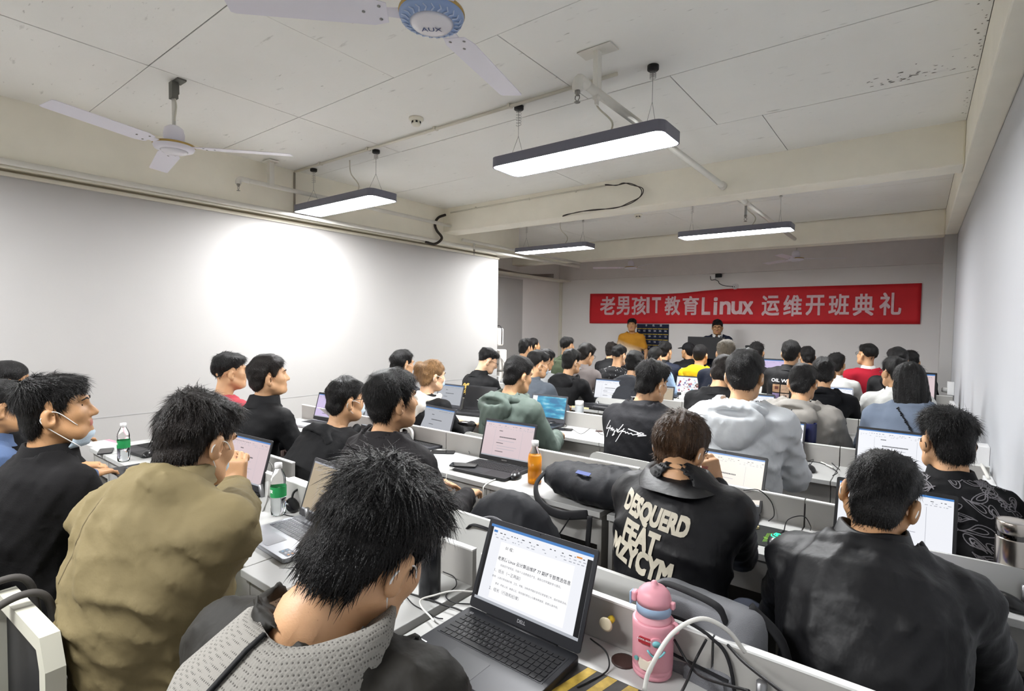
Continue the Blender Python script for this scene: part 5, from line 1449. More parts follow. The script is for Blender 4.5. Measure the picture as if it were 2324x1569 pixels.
# ================================================================== SECOND ROW
laptop(-2.63, 2.40, -6, 'dark laptop with a document in front of the heavy-set man', W=.35, D=.24, lid=108, kind='grey', body=lt_grey, logo='hp')
lp = laptop(-1.86, 2.245, 3, 'black laptop with a pinkish document screen beside the orange bottle', W=.365, D=.25, lid=106, kind='pink', body=lt_black, logo='Lenovo')
phone(*onz(1052, 1055, .765)[:2], -62, 'phone lying on the left palm rest of the pinkish-screen laptop', z=DZ+.0188)
phone(*onz(1005, 1028, DZ)[:2], -55, 'black phone among the tangled cables of the second row')
mouse(*onz(1170, 1085, DZ)[:2], 20, 'glossy black mouse right of the pinkish-screen laptop')
cable('charging_cable', [onz(1030, 1062, DZ+.022), onz(1018, 1068, DZ+.03), onz(1012, 1090, DZ-.01), (onz(1012, 1090, DZ)[0], 1.98, .66), (onz(1014, 1110, DZ)[0], 1.97, .55)], .0024, cab_w, 'white charging cable hanging from the phone over the desk edge')
cable('charging_cable', [onz(1150, 1082, DZ+.005), onz(1120, 1090, DZ+.005), onz(1098, 1105, DZ+.0), (-1.70, 1.99, .70), (-1.72, 1.95, .58), (-1.68, 1.85, .5)], .003, cab_w, 'white cable running over the desk edge beside the black backpack')
rs = random.Random(11)
for i in range(6):
    pts = []
    x, y = 1020+rs.uniform(-25, 25), 1005+rs.uniform(-10, 20)
    for j in range(6):
        pts.append(onz(x, y, DZ+rs.uniform(.003, .02))); x += rs.uniform(4, 22); y += rs.uniform(-8, 12)
    cable('loose_cable', pts, .0022, [cab_k, cab_g, cab_w][i % 3], ['black', 'grey', 'white', 'dark', 'slate grey', 'pale'][i]+f' loose cable in the tangle between the two second-row laptops')
gb = empty('glasses_case', (*onz(1060, 968, .86)[:2], DZ+.118), .1, 'black glasses case on top of the second-row desk screen', 'case')
V, F = sdf_mesh([(s_ell((0, 0, .018), (.08, .025, .018)), '+', 0)], .006); link('shell', mesh_np('case_shell', V, F), mat('case_black_gloss', '161618', .25), gb)
ob = empty('juice_bottle', (*onz(1213, 1097, DZ)[:2], DZ), 0, 'orange juice bottle with a white cap on the second row', 'bottle')
MB().lathe([(.006, .003), (.030, 0), (.036, .006), (.036, .07), (.034, .08), (.036, .09), (.036, .13), (.033, .15), (.018, .180), (.0155, .19), (.0155, .20)], 28).build('shell', clear_m, ob)
MB().lathe([(0, .003), (.034, .004), (.034, .145), (0, .145)], 28).build('juice', mat('orange_juice', 'e89a1c', .2, trans=.35, ior=1.34), ob)
MB().lathe([(.0155, .195), (.0185, .195), (.0185, .222), (0, .223)], 24).build('cap', capw, ob)
laptop(-.70, 2.325, -4, 'laptop with a warm white screen in front of the bowl-cut man', W=.37, D=.25, lid=110, kind='warm', body=lt_black)
laptop(-.055, 2.19, -2, 'blue laptop with a bright document in front of the broad man in black', W=.36, D=.245, lid=106, kind='white', body=lt_blue, lidm=lt_black, deck=lt_black)
gp_ = empty('mouse_pad', (-.39, 2.24, DZ), .04, 'black mouse pad with green printed lines', 'mouse pad')
MB().prism(rrect(.27, .22, .012, 4), 0, .003).build('mat', mat('pad_black', '1d1f1e', .85), gp_)
for i in range(16): MB().box((-.055+.004*i, -.02+.003*i, .0032), (.0015, .10, .0003)).build('green_stripe', mat('print_green', '79b428', .6), gp_)
MB().tube(bez([(-.06, -.02, .0035), (-.04, -.03, .0035), (-.02, -.005, .0035), (.03, -.01, .0035), (.06, .02, .0035), (.04, .035, .0035), (.02, .03, .0035)], 8), .003, 5, flat=.2).build('green_swirl', MATS['print_green'], gp_)
gm = mouse(-.39, 2.185, -8, 'black gaming mouse with glowing green lines', z=DZ+.0034, s=1.15)
grn = mat('led_green', '20e080', .3, emit=1.2)
def onm(x, y): return (x, y, .006+.0345*math.sqrt(max(0, 1-(x/.0357)**2-(y/.0644)**2))+.0012)
for pl in ([(-.012, -.02), (0, -.03), (.012, -.02), (.008, -.008), (-.008, -.008), (-.012, -.02)], [(-.022, -.012), (-.018, -.028), (-.008, -.036), (0, -.04), (.008, -.036), (.018, -.028), (.022, -.012)], [(-.004, -.018), (.004, -.018), (0, -.024), (-.004, -.018)]):
    MB().tube([onm(*q) for q in pl], .0012, 5).build('light_line', grn, gm)
cable('mouse_cable', [(-.385, 2.245, DZ+.03), (-.375, 2.27, DZ+.075), (-.33, 2.32, DZ+.085), (-.31, 2.36, DZ+.04), (-.315, 2.40, DZ+.008)], .002, cab_k, 'thin cable rising in a loop from the green-lit mouse')
cable('black_cable', [(-.58, 2.43, DZ+.11), (-.52, 2.44, DZ+.12), (-.47, 2.44, DZ+.08), (-.455, 2.43, DZ+.03), (-.47, 2.40, DZ+.008)], .0022, cab_k, 'black cable dropping over the second-row desk screen')
tag(MB().prism(rrect(.018, .06, .004, 3), 0, .009, M=Matrix.Translation((-.505, 2.28, DZ+.003)) @ Matrix.Rotation(-.5, 4, 'Z')).build('usb_stick', mat('usb_cream', 'd8c79a', .5)), 'cream usb stick on the green-lined mouse pad', 'usb stick')
th = empty('thermos', (.262, 2.245, DZ), 0, 'large brushed steel thermos against the right wall', 'flask')
steel = mat('thermos_steel', 'b7b0a8', .24, 1.0)
MB().lathe([(0, 0), (.043, 0), (.046, .003), (.046, .175), (.0455, .178), (.044, .180)], 40).build('body', steel, th); MB().lathe([(.044, .178), (.0445, .180), (.0445, .194), (.044, .196)], 40).build('dark_band', mat('steel_mirror', '5a5856', .12, 1.0), th)
MB().lathe([(.0445, .195), (.046, .196), (.046, .228), (.044, .231), (.038, .229), (0, .229)], 40).build('lid', steel, th)
mouse(.232, 2.135, 55, 'black mouse in front of the steel thermos', s=1.1)
cable('white_cable', [(.14, 2.33, DZ+.01), (.18, 2.36, DZ+.01), (.25, 2.38, DZ+.02), (.31, 2.36, DZ+.02)], .003, cab_w, 'white cable behind the steel thermos')

# ================================================================== THIRD ROW AND BEYOND
laptop(-.71, 3.53, -4, 'laptop right of the silver jacket with a blue-topped document', W=.34, D=.235, lid=106, kind='white', body=lt_black)
laptop(-.085, 3.49, -2, 'large laptop with a bright blue-topped document before the paisley shirt', W=.37, D=.25, lid=106, kind='white', body=lt_black)
laptop(-2.40, 3.50, 4, 'laptop with a turquoise ocean wallpaper beside the sage jacket', W=.34, D=.23, lid=105, kind='ocean', body=lt_grey)
laptop(-3.55, 3.50, 0, 'laptop with a dim grey screen next to the blond woman', W=.34, D=.23, lid=106, kind='grey', body=lt_grey)
laptop(-3.18, 3.56, 10, 'black laptop with its screen dark behind the sage jacket', W=.34, D=.23, lid=104, kind='dark', body=lt_black)
laptop(-3.74, 2.33, 6, 'slim laptop with a pale screen near the left wall in the second row', W=.33, D=.23, lid=106, kind='lilac', body=lt_silver, lidm=lt_black)
laptop(-3.14, 2.33, 0, 'laptop with a grey document between the two dark jackets', W=.34, D=.235, lid=106, kind='grey', body=lt_black)
tm = empty('tumbler', (*onz(1836, 1042, DZ)[:2], DZ), 0, 'tall tumbler fading from navy to turquoise', 'tumbler')
def tumb():
    m = mat('tumbler_gradient', '1c2350', .3); nt = m.node_tree; b = nt.nodes['Principled BSDF']; tc = nt.nodes.new('ShaderNodeTexCoord'); sp = nt.nodes.new('ShaderNodeSeparateXYZ'); nt.links.new(tc.outputs['Object'], sp.inputs[0])
    mr = nt.nodes.new('ShaderNodeMapRange'); mr.inputs[1].default_value = .06; mr.inputs[2].default_value = .11; nt.links.new(sp.outputs[2], mr.inputs[0]); r = nt.nodes.new('ShaderNodeValToRGB'); r.color_ramp.elements[0].color = lin('2fa3ad'); r.color_ramp.elements[1].color = lin('1a1f48')
    nt.links.new(mr.outputs[0], r.inputs[0]); nt.links.new(r.outputs[0], b.inputs['Base Color']); return m
MB().lathe([(0, 0), (.032, 0), (.034, .003), (.038, .225), (.036, .228), (.034, .226), (.032, .18), (0, .18)], 32).build('body', tumb(), tm)
mouse(*onz(1838, 1070, DZ)[:2], 10, 'black mouse in front of the tumbler', cable=[(0, .05, .02), (.02, .09, .05), (0, .14, .03), (-.03, .18, .01)])
for i, (pp, mm, ll) in enumerate((([(1800, 1052), (1830, 1040), (1860, 1048), (1890, 1062)], cab_w, 'thick white cable lying around the tumbler'), ([(1835, 1048), (1855, 1050), (1880, 1058), (1900, 1072), (1890, 1080)], cab_k, 'black cable lying right of the tumbler'), ([(1862, 1040), (1880, 1045), (1895, 1058), (1905, 1066)], cab_k, 'second black cable lying right of the tumbler'))):
    cable('desk_cable', [onz(a, b, DZ+.006+.01*(j % 2)) for j, (a, b) in enumerate(pp)], .0045 if i == 0 else .0025, mm, ll)
fl = empty('water_flask', (*onz(1314, 966, DZ)[:2], DZ), 0, 'frosted white water flask on the third row', 'flask')
fro = mat('frosted_plastic', 'c4c8cb', .35, trans=.25)
MB().lathe([(0, 0), (.034, 0), (.036, .004), (.036, .16), (.035, .165), (.03, .166)], 28).build('body', fro, fl); MB().lathe([(.033, .164), (.0355, .165), (.0355, .20), (.033, .203), (0, .203)], 28).build('lid', mat('lid_white', 'd6d6d4', .4), fl)
mouse(*onz(1255, 965, DZ)[:2], -30, 'black mouse beside the ocean wallpaper laptop', cable=[(0, .05, .02), (.05, .08, .02), (.12, .06, .01), (.14, .02, .004)])
phone(*onz(1277, 976, DZ)[:2], -68, 'black phone in front of the frosted flask')
cable('earphone_cable', [onz(1300, 975, DZ+.002), onz(1320, 985, DZ+.002), onz(1345, 970, DZ+.002), onz(1362, 985, DZ+.002), onz(1383, 990, DZ+.002)], .0014, cab_k, 'thin earphone cable wandering along the third-row desk')
laptop(-2.50, 4.79, 2, 'laptop with a bright document above the black mechanical keyboard', W=.36, D=.24, lid=104, kind='white', body=lt_grey, z=DZ+.02)
laptop(-3.08, 4.78, 2, 'white-screened laptop left of the mechanical keyboard', W=.35, D=.24, lid=104, kind='blank', body=lt_silver)
kbx, kby = onz(1368, 922, DZ)[:2]
kb_ = empty('keyboard', (kbx, 4.60, DZ), -.06, 'black mechanical keyboard below the bright document laptop', 'keyboard')
MB().box((0, 0, .010), (.36, .13, .02)).build('case', chair_blk, kb_, bevel=.003)
mbk = MB()
for r_ in range(5):
    for c_ in range(17): mbk.box((-.165+.0206*c_, -.048+.024*r_, .024), (.017, .018, .009))
mbk.build('keycaps', mat('keycap_dark', '2c2c30', .4), kb_, kind='stuff')
tag(MB().box((kbx-.10, 4.535, DZ+.008), (.20, .02, .015)).build('notepad', mat('paper_yellow', 'd6cfa4', .7)), 'pale yellow notepad under the mechanical keyboard edge', 'notepad')
mouse(*onz(1288, 912, DZ)[:2], 0, 'black mouse left of the mechanical keyboard')
FAR = [(-2.10, 6.02, 'collage', 'laptop with a colourful picture collage near the yellow sweatshirt', .34), (-2.86, 6.05, 'pink', 'laptop with a pinkish screen in front of the speckled shirt', .34), (-3.55, 6.05, 'white', 'laptop with a white screen in front of the taupe blazer', .34),
       (-2.0, 4.80, 'beige', 'laptop with an amber screen hidden behind the signature jacket', .34), (-1.42, 4.8, 'white', 'laptop half hidden between the silver and black jackets', .34), (-2.75, 7.24, 'blank', 'silver-edged laptop with a blank white screen below the wall chart', .36), (-3.35, 7.24, 'white', 'laptop with a white screen beyond the speckled shirt', .34),
       (-4.0, 6.05, 'blank', 'laptop with a bright screen near the forest green coat', .34), (-.64, 6.02, 'white', 'white-framed laptop in front of the black hooded sweater', .33), (-1.12, 4.82, 'white', 'laptop seen right of the silver jacket’s head', .34), (-2.45, 7.26, 'grey', 'laptop beside the black baseball cap', .34)]
for x, y, kd, lb, W_ in FAR: laptop(x, y, random.uniform(-4, 4), lb.replace('’', "'"), W=W_, D=.235, lid=105, kind=kd, body=lt_silver if kd in ('blank',) or 'framed' in lb else lt_black, keys='none')
def monitor(x, y, z, w, h, label, kind, rz=0, back=False, stand=True):
    t = empty('monitor', (x, y, z), math.radians(rz), label, 'monitor')
    MB().box((0, 0, .12+h/2), (w, .03, h)).build('casing', chair_blk, t, bevel=.004)
    if stand:
        MB().box((0, .02, .07), (.05, .02, .16)).build('stand', chair_blk, t); MB().prism(rrect(.22, .16, .03, 4), 0, .012).build('foot', chair_blk, t)
    if kind:
        mb, mats = ui_mesh(w-.03, h-.03, kind); o = mb.build('display', mats, t, loc=(0, -.0155, .135), rot=(math.pi/2, 0, 0))
    return t
monitor(-1.42, 7.20, DZ, .50, .32, 'monitor with a lilac document between the tuft and the OIL WARS jacket', 'lilac')
wm = monitor(-.02, 6.05, DZ, .34, .32, 'dark-framed monitor with a webcam beside the right wall', 'pink')
MB().box((-.02, 0, .475), (.07, .025, .025)).build('webcam', chair_blk, wm, bevel=.004)
pdv = empty('tablet', (*onz(2014, 902, DZ)[:2], DZ), .1, 'small tablet propped in front of the pale top', 'tablet')
MB().box((0, 0, .07), (.16, .012, .12), R=Matrix.Rotation(-.25, 3, 'X')).build('casing', chair_blk, pdv); MB().box((0, -.0095, .07), (.145, .002, .105), R=Matrix.Rotation(-.25, 3, 'X')).build('display', s_white, pdv)
jr = empty('snack_jar', (-1.19, 5.98, DZ+.0), 0, 'clear snack jar with a black lid between the grey jackets', 'jar')
MB().lathe([(0, 0), (.038, 0), (.04, .004), (.04, .09), (.036, .1)], 24).build('glass', mat('jar_glass', 'd8d2cc', .2, trans=.4), jr); MB().lathe([(.041, .1), (.041, .13), (0, .132)], 24).build('lid', chair_blk, jr)
V, F = text_mesh('鱼', .05, bold=.02); MB().add(np.stack((V[:, 0], np.full(len(V), -.0415), V[:, 1]+.05), -1), F).build('lettering', chair_blk, jr)
sb = empty('snack_bag', (-1.02, 6.02, DZ), .3, 'red snack bag beside the jar', 'snack bag')
V, F = sdf_mesh([(s_ell((0, 0, .02), (.11, .05, .02)), '+', 0)], .008, post=lambda P, F_: F_-.004*folds(P, 3, 90)); link('bag', mesh_np('bag', V, F), mat('foil_red', 'b8323a', .35), sb)
yb = empty('tea_bottle', (*onz(1970, 929, DZ)[:2], DZ), 0, 'clear drink bottle with a yellow and red label near the red sweater', 'bottle')
yb.location = (-.36, 6.0, DZ)
MB().lathe([(.006, .003), (.030, 0), (.033, .006), (.033, .12), (.028, .15), (.018, .175), (.018, .19)], 24).build('shell', clear_m, yb); MB().lathe([(.0335, .03), (.0335, .11)], 24).build('label', mat('label_yellow', 'd8d08a', .5), yb); MB().lathe([(.019, .18), (.021, .18), (.021, .205), (0, .206)], 20).build('cap', capw, yb)
MB().box((.018, -.029, .07), (.012, .004, .075)).build('red_stripe', mat('label_red', 'b04438', .5), yb)
sc_ = empty('drink_can', (-3.72, 6.0, DZ), 0, 'slim blue-grey can on the far left desk', 'can')
MB().lathe([(0, 0), (.028, 0), (.031, .004), (.031, .15), (.026, .16), (.024, .165), (0, .164)], 24).build('body', mat('can_slate', '566878', .35, .5), sc_); MB().lathe([(.0312, .05), (.0312, .09)], 24).build('label', chair_blk, sc_)
ps = empty('power_strip', (-1.98, 5.93, DZ), .1, 'white power strip with plugs behind the signature jacket', 'power strip')
MB().box((0, 0, .02), (.30, .055, .04)).build('strip', capw, ps, bevel=.005)
for i in range(4): MB().box((-.11+.07*i, 0, .06), (.035, .035, .045)).build('plug', [capw, chair_blk][i % 2], ps, bevel=.004)
for i in range(4):
    pts = [(-2.25+.1*i, 5.86, DZ+.004), (-2.15+.12*i, 5.90, DZ+.06+.02*i), (-1.98+.07*i, 5.95, DZ+.05), (-1.9+.1*i, 5.85, DZ+.004)]
    cable('desk_cable', pts, .003, [cab_k, cab_w][i % 2], ['black', 'white', 'second black', 'second white'][i]+' lead looping at the power strip')
mouse(-2.32, 5.90, 0, 'white mouse left of the power strip', m=mat('mouse_white', 'd8d8d6', .35))
# wall sockets and trunking on the right wall
for (y_, z_, lb) in ((3.9, .86, 'white socket box on the right wall behind the paisley shirt'), (7.5, .93, 'small white socket box on the right wall near the pillar')):
    t = empty('socket_box', (XR-.03, y_, z_-.07), 0, lb, 'socket')
    MB().box((0, 0, .07), (.058, .12, .14)).build('box', capw, t, bevel=.003); MB().lathe([(0, 0), (.028, 0), (.028, .03), (.02, .05), (0, .05)], 16, M=Matrix.Translation((-.028, -.02, .05)) @ Matrix.Rotation(-math.pi/2, 4, 'Y')).build('plug', mat('plug_grey', 'c2c2c0', .4), t)
tag(MB().box((XR-.02, 5.2, .78), (.038, 5.4, .05)).build('cable_trunking', capw, bevel=.003), 'white cable trunking along the right wall at desk height', 'trunking')
tag(MB().tube(bez([(XR-.03, 3.5, .83), (XR-.05, 3.6, .87), (XR-.04, 3.75, .84), (XR-.05, 3.86, .80)], 8), .008, 8).build('wall_cable', cab_w), 'white cable coiled below the right wall socket', 'cable')
# ================================================================== FRONT WALL: banner, chart, lectern
bn = empty('banner', (-2.78, YF-.03, 1.62), 0, 'long red cloth banner with pale Chinese lettering across the front wall', 'banner')
red = mat('banner_red_cloth', 'cc2029', .7, bump=.15, bscale=14, var=.12, vscale=3)
NX, NZ = 90, 8
tops = lambda u: np.interp(u, [0, .08, .28, .36, .43, .5, 1], [2.239, 2.232, 2.193, 2.205, 2.239, 2.262, 2.264])
bots = lambda u: np.interp(u, [0, .5, 1], [1.608, 1.628, 1.653])
def bpos(u, v):
    x = -5.582+u*(0.020+5.582); z = bots(u)+(tops(u)-bots(u))*v
    y = YF-.022-.008*math.sin(u*31+2*v)-.006*math.sin(u*13+v*5)
    return np.array([x, y, z])-np.array([-2.78, YF-.03, 1.62])
V = [bpos(i/NX, j/NZ) for i in range(NX+1) for j in range(NZ+1)]
F = [(i*(NZ+1)+j, (i+1)*(NZ+1)+j, (i+1)*(NZ+1)+j+1, i*(NZ+1)+j+1) for i in range(NX) for j in range(NZ)]
o = MB().add(V, F, 0, True).build('cloth', red, bn); md = o.modifiers.new('solid', 'SOLIDIFY'); md.thickness = .003; md.offset = 1
let = mat('banner_foil_lettering', 'd9b9bd', .35, var=.12, vscale=20, bump=.2, bscale=60)
def banner_text(s, x0, x1, zc, hgt, bold):
    V, F = text_mesh(s, 1.0, 'LEFT', fat=bold)
    lo, hi = V.min(0), V.max(0)
    zz = V[:, 2].copy(); V = (V-lo)/(hi-lo)[[0, 1, 1]]
    W = []
    for a, b, _ in V:
        x = x0+a*(x1-x0); u = (x+5.582)/5.602; vv = (zc+(b-.5)*hgt-bots(u))/(tops(u)-bots(u)); y = YF-.0265-.008*math.sin(u*31+2*vv)-.006*math.sin(u*13+vv*5)
        W.append((x+2.78, y-(YF-.03)-.006-.0003*len(W)/max(1, len(V)), zc+(b-.5)*hgt-1.62))
    return W, F
chars = []
def put(ch, cx_, cz, w_, h_, bold=.022):
    W, F = banner_text(ch, cx_-w_/2, cx_+w_/2, cz, h_, bold)
    MB().add(W, F).build('letter', let, bn)
pix = [('老', 1379, 694, 33, 42), ('男', 1414, 694, 30, 42), ('孩', 1450, 694, 33, 42), ('I', 1471, 693, 7, 36), ('T', 1490, 693, 20, 36), ('教', 1526, 694, 35, 43), ('育', 1568, 694, 37, 43), ('L', 1603, 695, 20, 40), ('i', 1624, 695, 9, 40), ('n', 1646, 699, 25, 30), ('u', 1672, 699, 25, 30), ('x', 1697, 699, 25, 30),
       ('运', 1749, 694, 40, 46), ('维', 1799, 694, 42, 48), ('开', 1850, 693, 43, 46), ('班', 1904, 692, 47, 48), ('典', 1960, 692, 48, 50), ('礼', 2021, 690, 50, 52)]
for ch, x, y, w_, h_ in pix:
    a = onY(x-w_/2, y, YF-.03); b = onY(x+w_/2, y, YF-.03); c = onY(x, y-h_/2, YF-.03); d = onY(x, y+h_/2, YF-.03)
    put(ch, (a[0]+b[0])/2, (c[2]+d[2])/2, b[0]-a[0], c[2]-d[2])
# phone pocket chart
pc = empty('pocket_chart', (-4.17, YF-.012, 1.0), 0, 'navy phone pocket chart with numbered pockets beside the man in mustard', 'pocket chart')
navy = mat('chart_navy', '141d38', .8); yelm = mat('chart_yellow_trim', 'b9a23a', .7); wht = mat('chart_white_ink', 'c6c8d0', .7)
MB().box((0, 0, .295), (.66, .012, .62)).build('backing', navy, pc)
hdr = MB()
for i, ch in enumerate('手机袋'):
    V, F = text_mesh(ch, .045, bold=.01); MB().add(np.stack((V[:, 0]-.13+.15*i, np.full(len(V), -.0075), V[:, 1]+.575), -1), F).build('heading', wht, pc)
n = 1
for r in range(5):
    for c in range(6):
        x = -.272+.109*c; z = .47-.108*r
        p = MB().box((x, -.012, z), (.100, .012, .075)).build('pocket', navy, pc, bevel=.003)
        MB().box((x, -.012, z+.043), (.096, .008, .014)).build('pocket_trim', yelm, p)
        V, F = text_mesh('%02d' % n, .048, bold=.008); MB().add(np.stack((V[:, 0]+x, np.full(len(V), -.0188), V[:, 1]+z), -1), F).build('number', wht, p)
        n += 1
# dome camera and power box
dc = empty('dome_camera', (*onY(1668, 650, YF-.03)[:3],), 0, 'white dome camera on the front wall above the banner', 'camera')
Mf = Matrix.Rotation(math.pi/2, 4, 'X')
MB().lathe([(0, -.03), (.055, -.03), (.055, -.01), (.045, 0), (0, 0)], 24, M=Mf).build('base', capw, dc); V, F = sdf_mesh([(s_ell((0, -.02, -.008), (.042, .042, .042)), '+', 0)], .008); link('ball', mesh_np('ball', V, F), mat('camera_white', 'd9d9d8', .35), dc)
for sx in (-1, 1): MB().lathe([(0, .042), (.010, .040), (.010, .030), (0, .03)], 12, M=Matrix.Translation((sx*.014-.01, -.02, -.012)) @ Mf).build('lens', chair_blk, dc)
pb = empty('power_box', tuple(onY(1628, 628, YF-.03)), 0, 'black power adapter on a wall socket above the banner', 'adapter')
MB().box((-.075, 0, 0), (.085, .03, .085)).build('socket', capw, pb, bevel=.004); MB().box((.03, -.02, .015), (.10, .06, .065)).build('adapter', chair_blk, pb, bevel=.005)
MB().tube(bez([(-.12, -.02, .01), (-.10, -.03, -.06), (-.03, -.03, -.06), (.03, -.03, -.09), (.05, -.03, -.13), (.13, -.02, -.17), (.28, -.01, -.19)], 8), .006, 6).build('cable', cab_k, pb)
# loose cables along the recessed left ledge
for i in range(3):
    tag(MB().tube(bez([(XL2+.10+.05*i, 6.1, 2.545+.02*i), (XL2+.16+.03*i, 7.2, 2.56+.015*i), (XL2+.12+.05*i, 8.4, 2.55), (XL2+.2, 9.4, 2.57+.03*i)], 8), .012, 7).build('ledge_cable', mat('grey_bundle', '8d8780', .6)), ['lowest', 'middle', 'upper'][i]+' grey cable lying on the recessed wall ledge', 'cable')
# lectern desk, monitor, speaker, equipment box
lc = empty('lectern', (-2.66, 8.98, 0), 0, 'black lectern desk in front of the standing man with the headset', 'lectern')
lcm = mat('lectern_black', '18181b', .5)
MB().box((0, 0, .90), (.95, .40, .03)).build('top', lcm, lc); MB().box((0, -.16, .45), (.93, .03, .87)).build('front_panel', lcm, lc)
for sx in (-1, 1): MB().box((sx*.45, .02, .44), (.03, .36, .88)).build('side_panel', lcm, lc)
MB().box((.10, -.185, 1.0), (.012, .012, .22)).build('white_post', capw, lc)
monitor(-2.80, 8.95, .918, .60, .36, 'large black monitor seen from behind on the lectern', None)
cb_ = empty('equipment_box', (-2.06, 8.98, 0), 0, 'grey equipment cabinet right of the lectern', 'cabinet')
MB().box((0, 0, .575), (.24, .36, 1.15)).build('cabinet', mat('cabinet_grey', '6c6c6e', .5), cb_, bevel=.005); MB().box((0, -.183, .9), (.20, .004, .3)).build('door', mat('cabinet_door', '5a5a5c', .5), cb_)
sp_ = empty('loudspeaker', (-2.20+.08, 8.98, 1.15), 0, 'small black loudspeaker on the equipment cabinet', 'speaker')
MB().box((0, 0, .065), (.11, .12, .13)).build('cabinet', chair_blk, sp_, bevel=.004); MB().lathe([(.022, .061), (.03, .063), (.034, .061)], 20, M=Matrix.Translation((0, 0, .07)) @ Mf).build('cone_ring', mat('ring_white', 'dcdcdc', .4), sp_); MB().lathe([(0, .058), (.022, .062)], 20, M=Matrix.Translation((0, 0, .07)) @ Mf).build('cone', mat('cone_black', '0e0e10', .4), sp_)
# white unit behind the end of the left wall
wu = empty('wall_unit', (-5.17, 6.36, .55), 0, 'white wall unit with hose and cables at the end of the left wall', 'appliance')
wum = mat('unit_white', 'dcd8d2', .4)
MB().prism(rrect(.26, .16, .03, 4), .30, .62).build('lower_body', wum, wu, bevel=.02, loc=(0, 0, 0)); MB().prism(rrect(.20, .14, .03, 4, -.03, 0), .68, .95).build('upper_body', wum, wu, bevel=.02)
MB().prism(rrect(.24, .15, .03, 4, 0, 0), .02, .28).build('base_body', wum, wu, bevel=.015); MB().box((.08, -.085, .16), (.05, .02, .10)).build('switch_box', capw, wu, bevel=.004)
MB().tube(bez([(.10, -.06, .52), (.17, -.05, .45), (.20, -.02, .34), (.22, 0, .2)], 8), .018, 8).build('hose', wum, wu)
MB().tube(bez([(-.05, 0, .95), (.02, 0, .99), (.07, 0, .95), (.085, 0, .90), (.08, 0, .70)], 8), .006, 6).build('cable', cab_k, wu)
MB().box((-.03, .0, -.27), (.10, .08, .56)).build('pedestal', wum, wu)
# headset of the standing man
p = PEOPLE['pres2']; T_ = lambda q: p['HW'](q)-p['org']
hs = MB().tube(bez([T_((-.086, -.01, 0)), T_((-.07, -.01, .09)), T_((0, -.01, .14)), T_((.07, -.01, .09)), T_((.086, -.01, 0))], 8), .006, 6)
hs.tube(bez([T_((-.088, .01, -.02)), T_((-.075, .08, -.06)), T_((-.03, .118, -.068))], 6), .003, 5)
hs.build('headset', cab_k, p['root']); MB().tube(bez([T_((-.086, 0, -.03)), T_((-.08, .06, -.15)), T_((-.03, .14, -.3)), T_((-.02, .15, -.5))], 8), .004, 5).build('headset_cord', cab_w, p['root'])
# lanyard
p = PEOPLE['redtee']; N_, f_, r_ = p['N']-p['org'], p['fw'], p['rt']
MB().tube(bez([N_+f_*.10-r_*.06-up_*.10, N_-r_*.085+up_*.0, N_-f_*.075+up_*.012, N_+r_*.085, N_+f_*.10+r_*.05-up_*.10], 8), .006, 6, flat=.4).build('lanyard', cab_k, p['root'])
# ================================================================== PRINTS ON CLOTHES
ink_cream = mat('print_cream_foil', 'c9c2b0', .55, var=.1, vscale=60); ink_white = mat('print_white', 'e2e2e4', .6); ink_gold = mat('embroidery_gold', 'b89a4c', .55, var=.2, vscale=90); ink_red = mat('embroidery_red', 'a83238', .6); ink_grey = mat('paisley_grey', '6f6c70', .75)
def word(s, w, h, bold=.055, slant=0.):
    V, F = text_mesh(s, 1.0, 'CENTER', fat=bold*.6); lo, hi = V.min(0), V.max(0)
    V = V-(lo+hi)/2; V[:, 0] *= w/(hi[0]-lo[0]); V[:, 1] *= h/(hi[1]-lo[1]); V[:, 0] += slant*V[:, 1]
    return V, F
for s_, w_, h_, x_, z_ in (('DESQUERD', .222, .066, -.020, -.080), ('FEAT', .122, .064, -.045, -.143), ('MZYCYM', .215, .066, -.048, -.207)):
    V, F = word(s_, w_, h_, .085); decal('desq', V, F, x_, z_, ink_cream, 'back_lettering', off=.004, ang=-.14)
def strokes(pls, r):
    V = []; F = []
    for pl in pls:
        pl = [np.array(q, float) for q in pl]
        for a, b in zip(pl[:-1], pl[1:]):
            d = b-a; L = np.linalg.norm(d)
            if L < 1e-6: continue
            n = np.array([-d[1], d[0]])/L*r; e = d/L*r*.5; k = len(V)
            V += [(*(a-n-e), 0), (*(b-n*.8+e), 0), (*(b+n*.8+e), 0), (*(a+n-e), 0)]; F.append((k, k+1, k+2, k+3))
    return np.array(V), F
sig = [[(-.115, .045), (-.135, .0), (-.132, -.004), (-.108, .006)], [(-.100, .018), (-.122, -.048)], [(-.100, .004), (-.086, .008), (-.088, -.004), (-.078, .012), (-.076, -.004), (-.066, .006), (-.062, .0), (-.058, -.022), (-.070, -.030), (-.050, .002)], [(-.044, .012), (-.040, -.002), (-.036, .010), (-.033, -.006)],
       [(-.008, .040), (-.034, .0), (-.028, -.004), (-.004, .010)], [(.004, .020), (-.040, -.058)], [(-.002, .004), (.014, .006), (.018, -.002), (.030, .004), (.036, -.004), (.052, .002), (.062, -.006), (.082, .0), (.100, -.006), (.118, .006), (.104, .010), (.084, .004), (.132, -.002), (.09, -.010)], [(.030, .022), (.100, .006)]]
V, F = strokes(sig, .0026); decal('yohji', V, F, -.025, -.12, ink_white, 'signature_print', off=.004, maxe=.03)
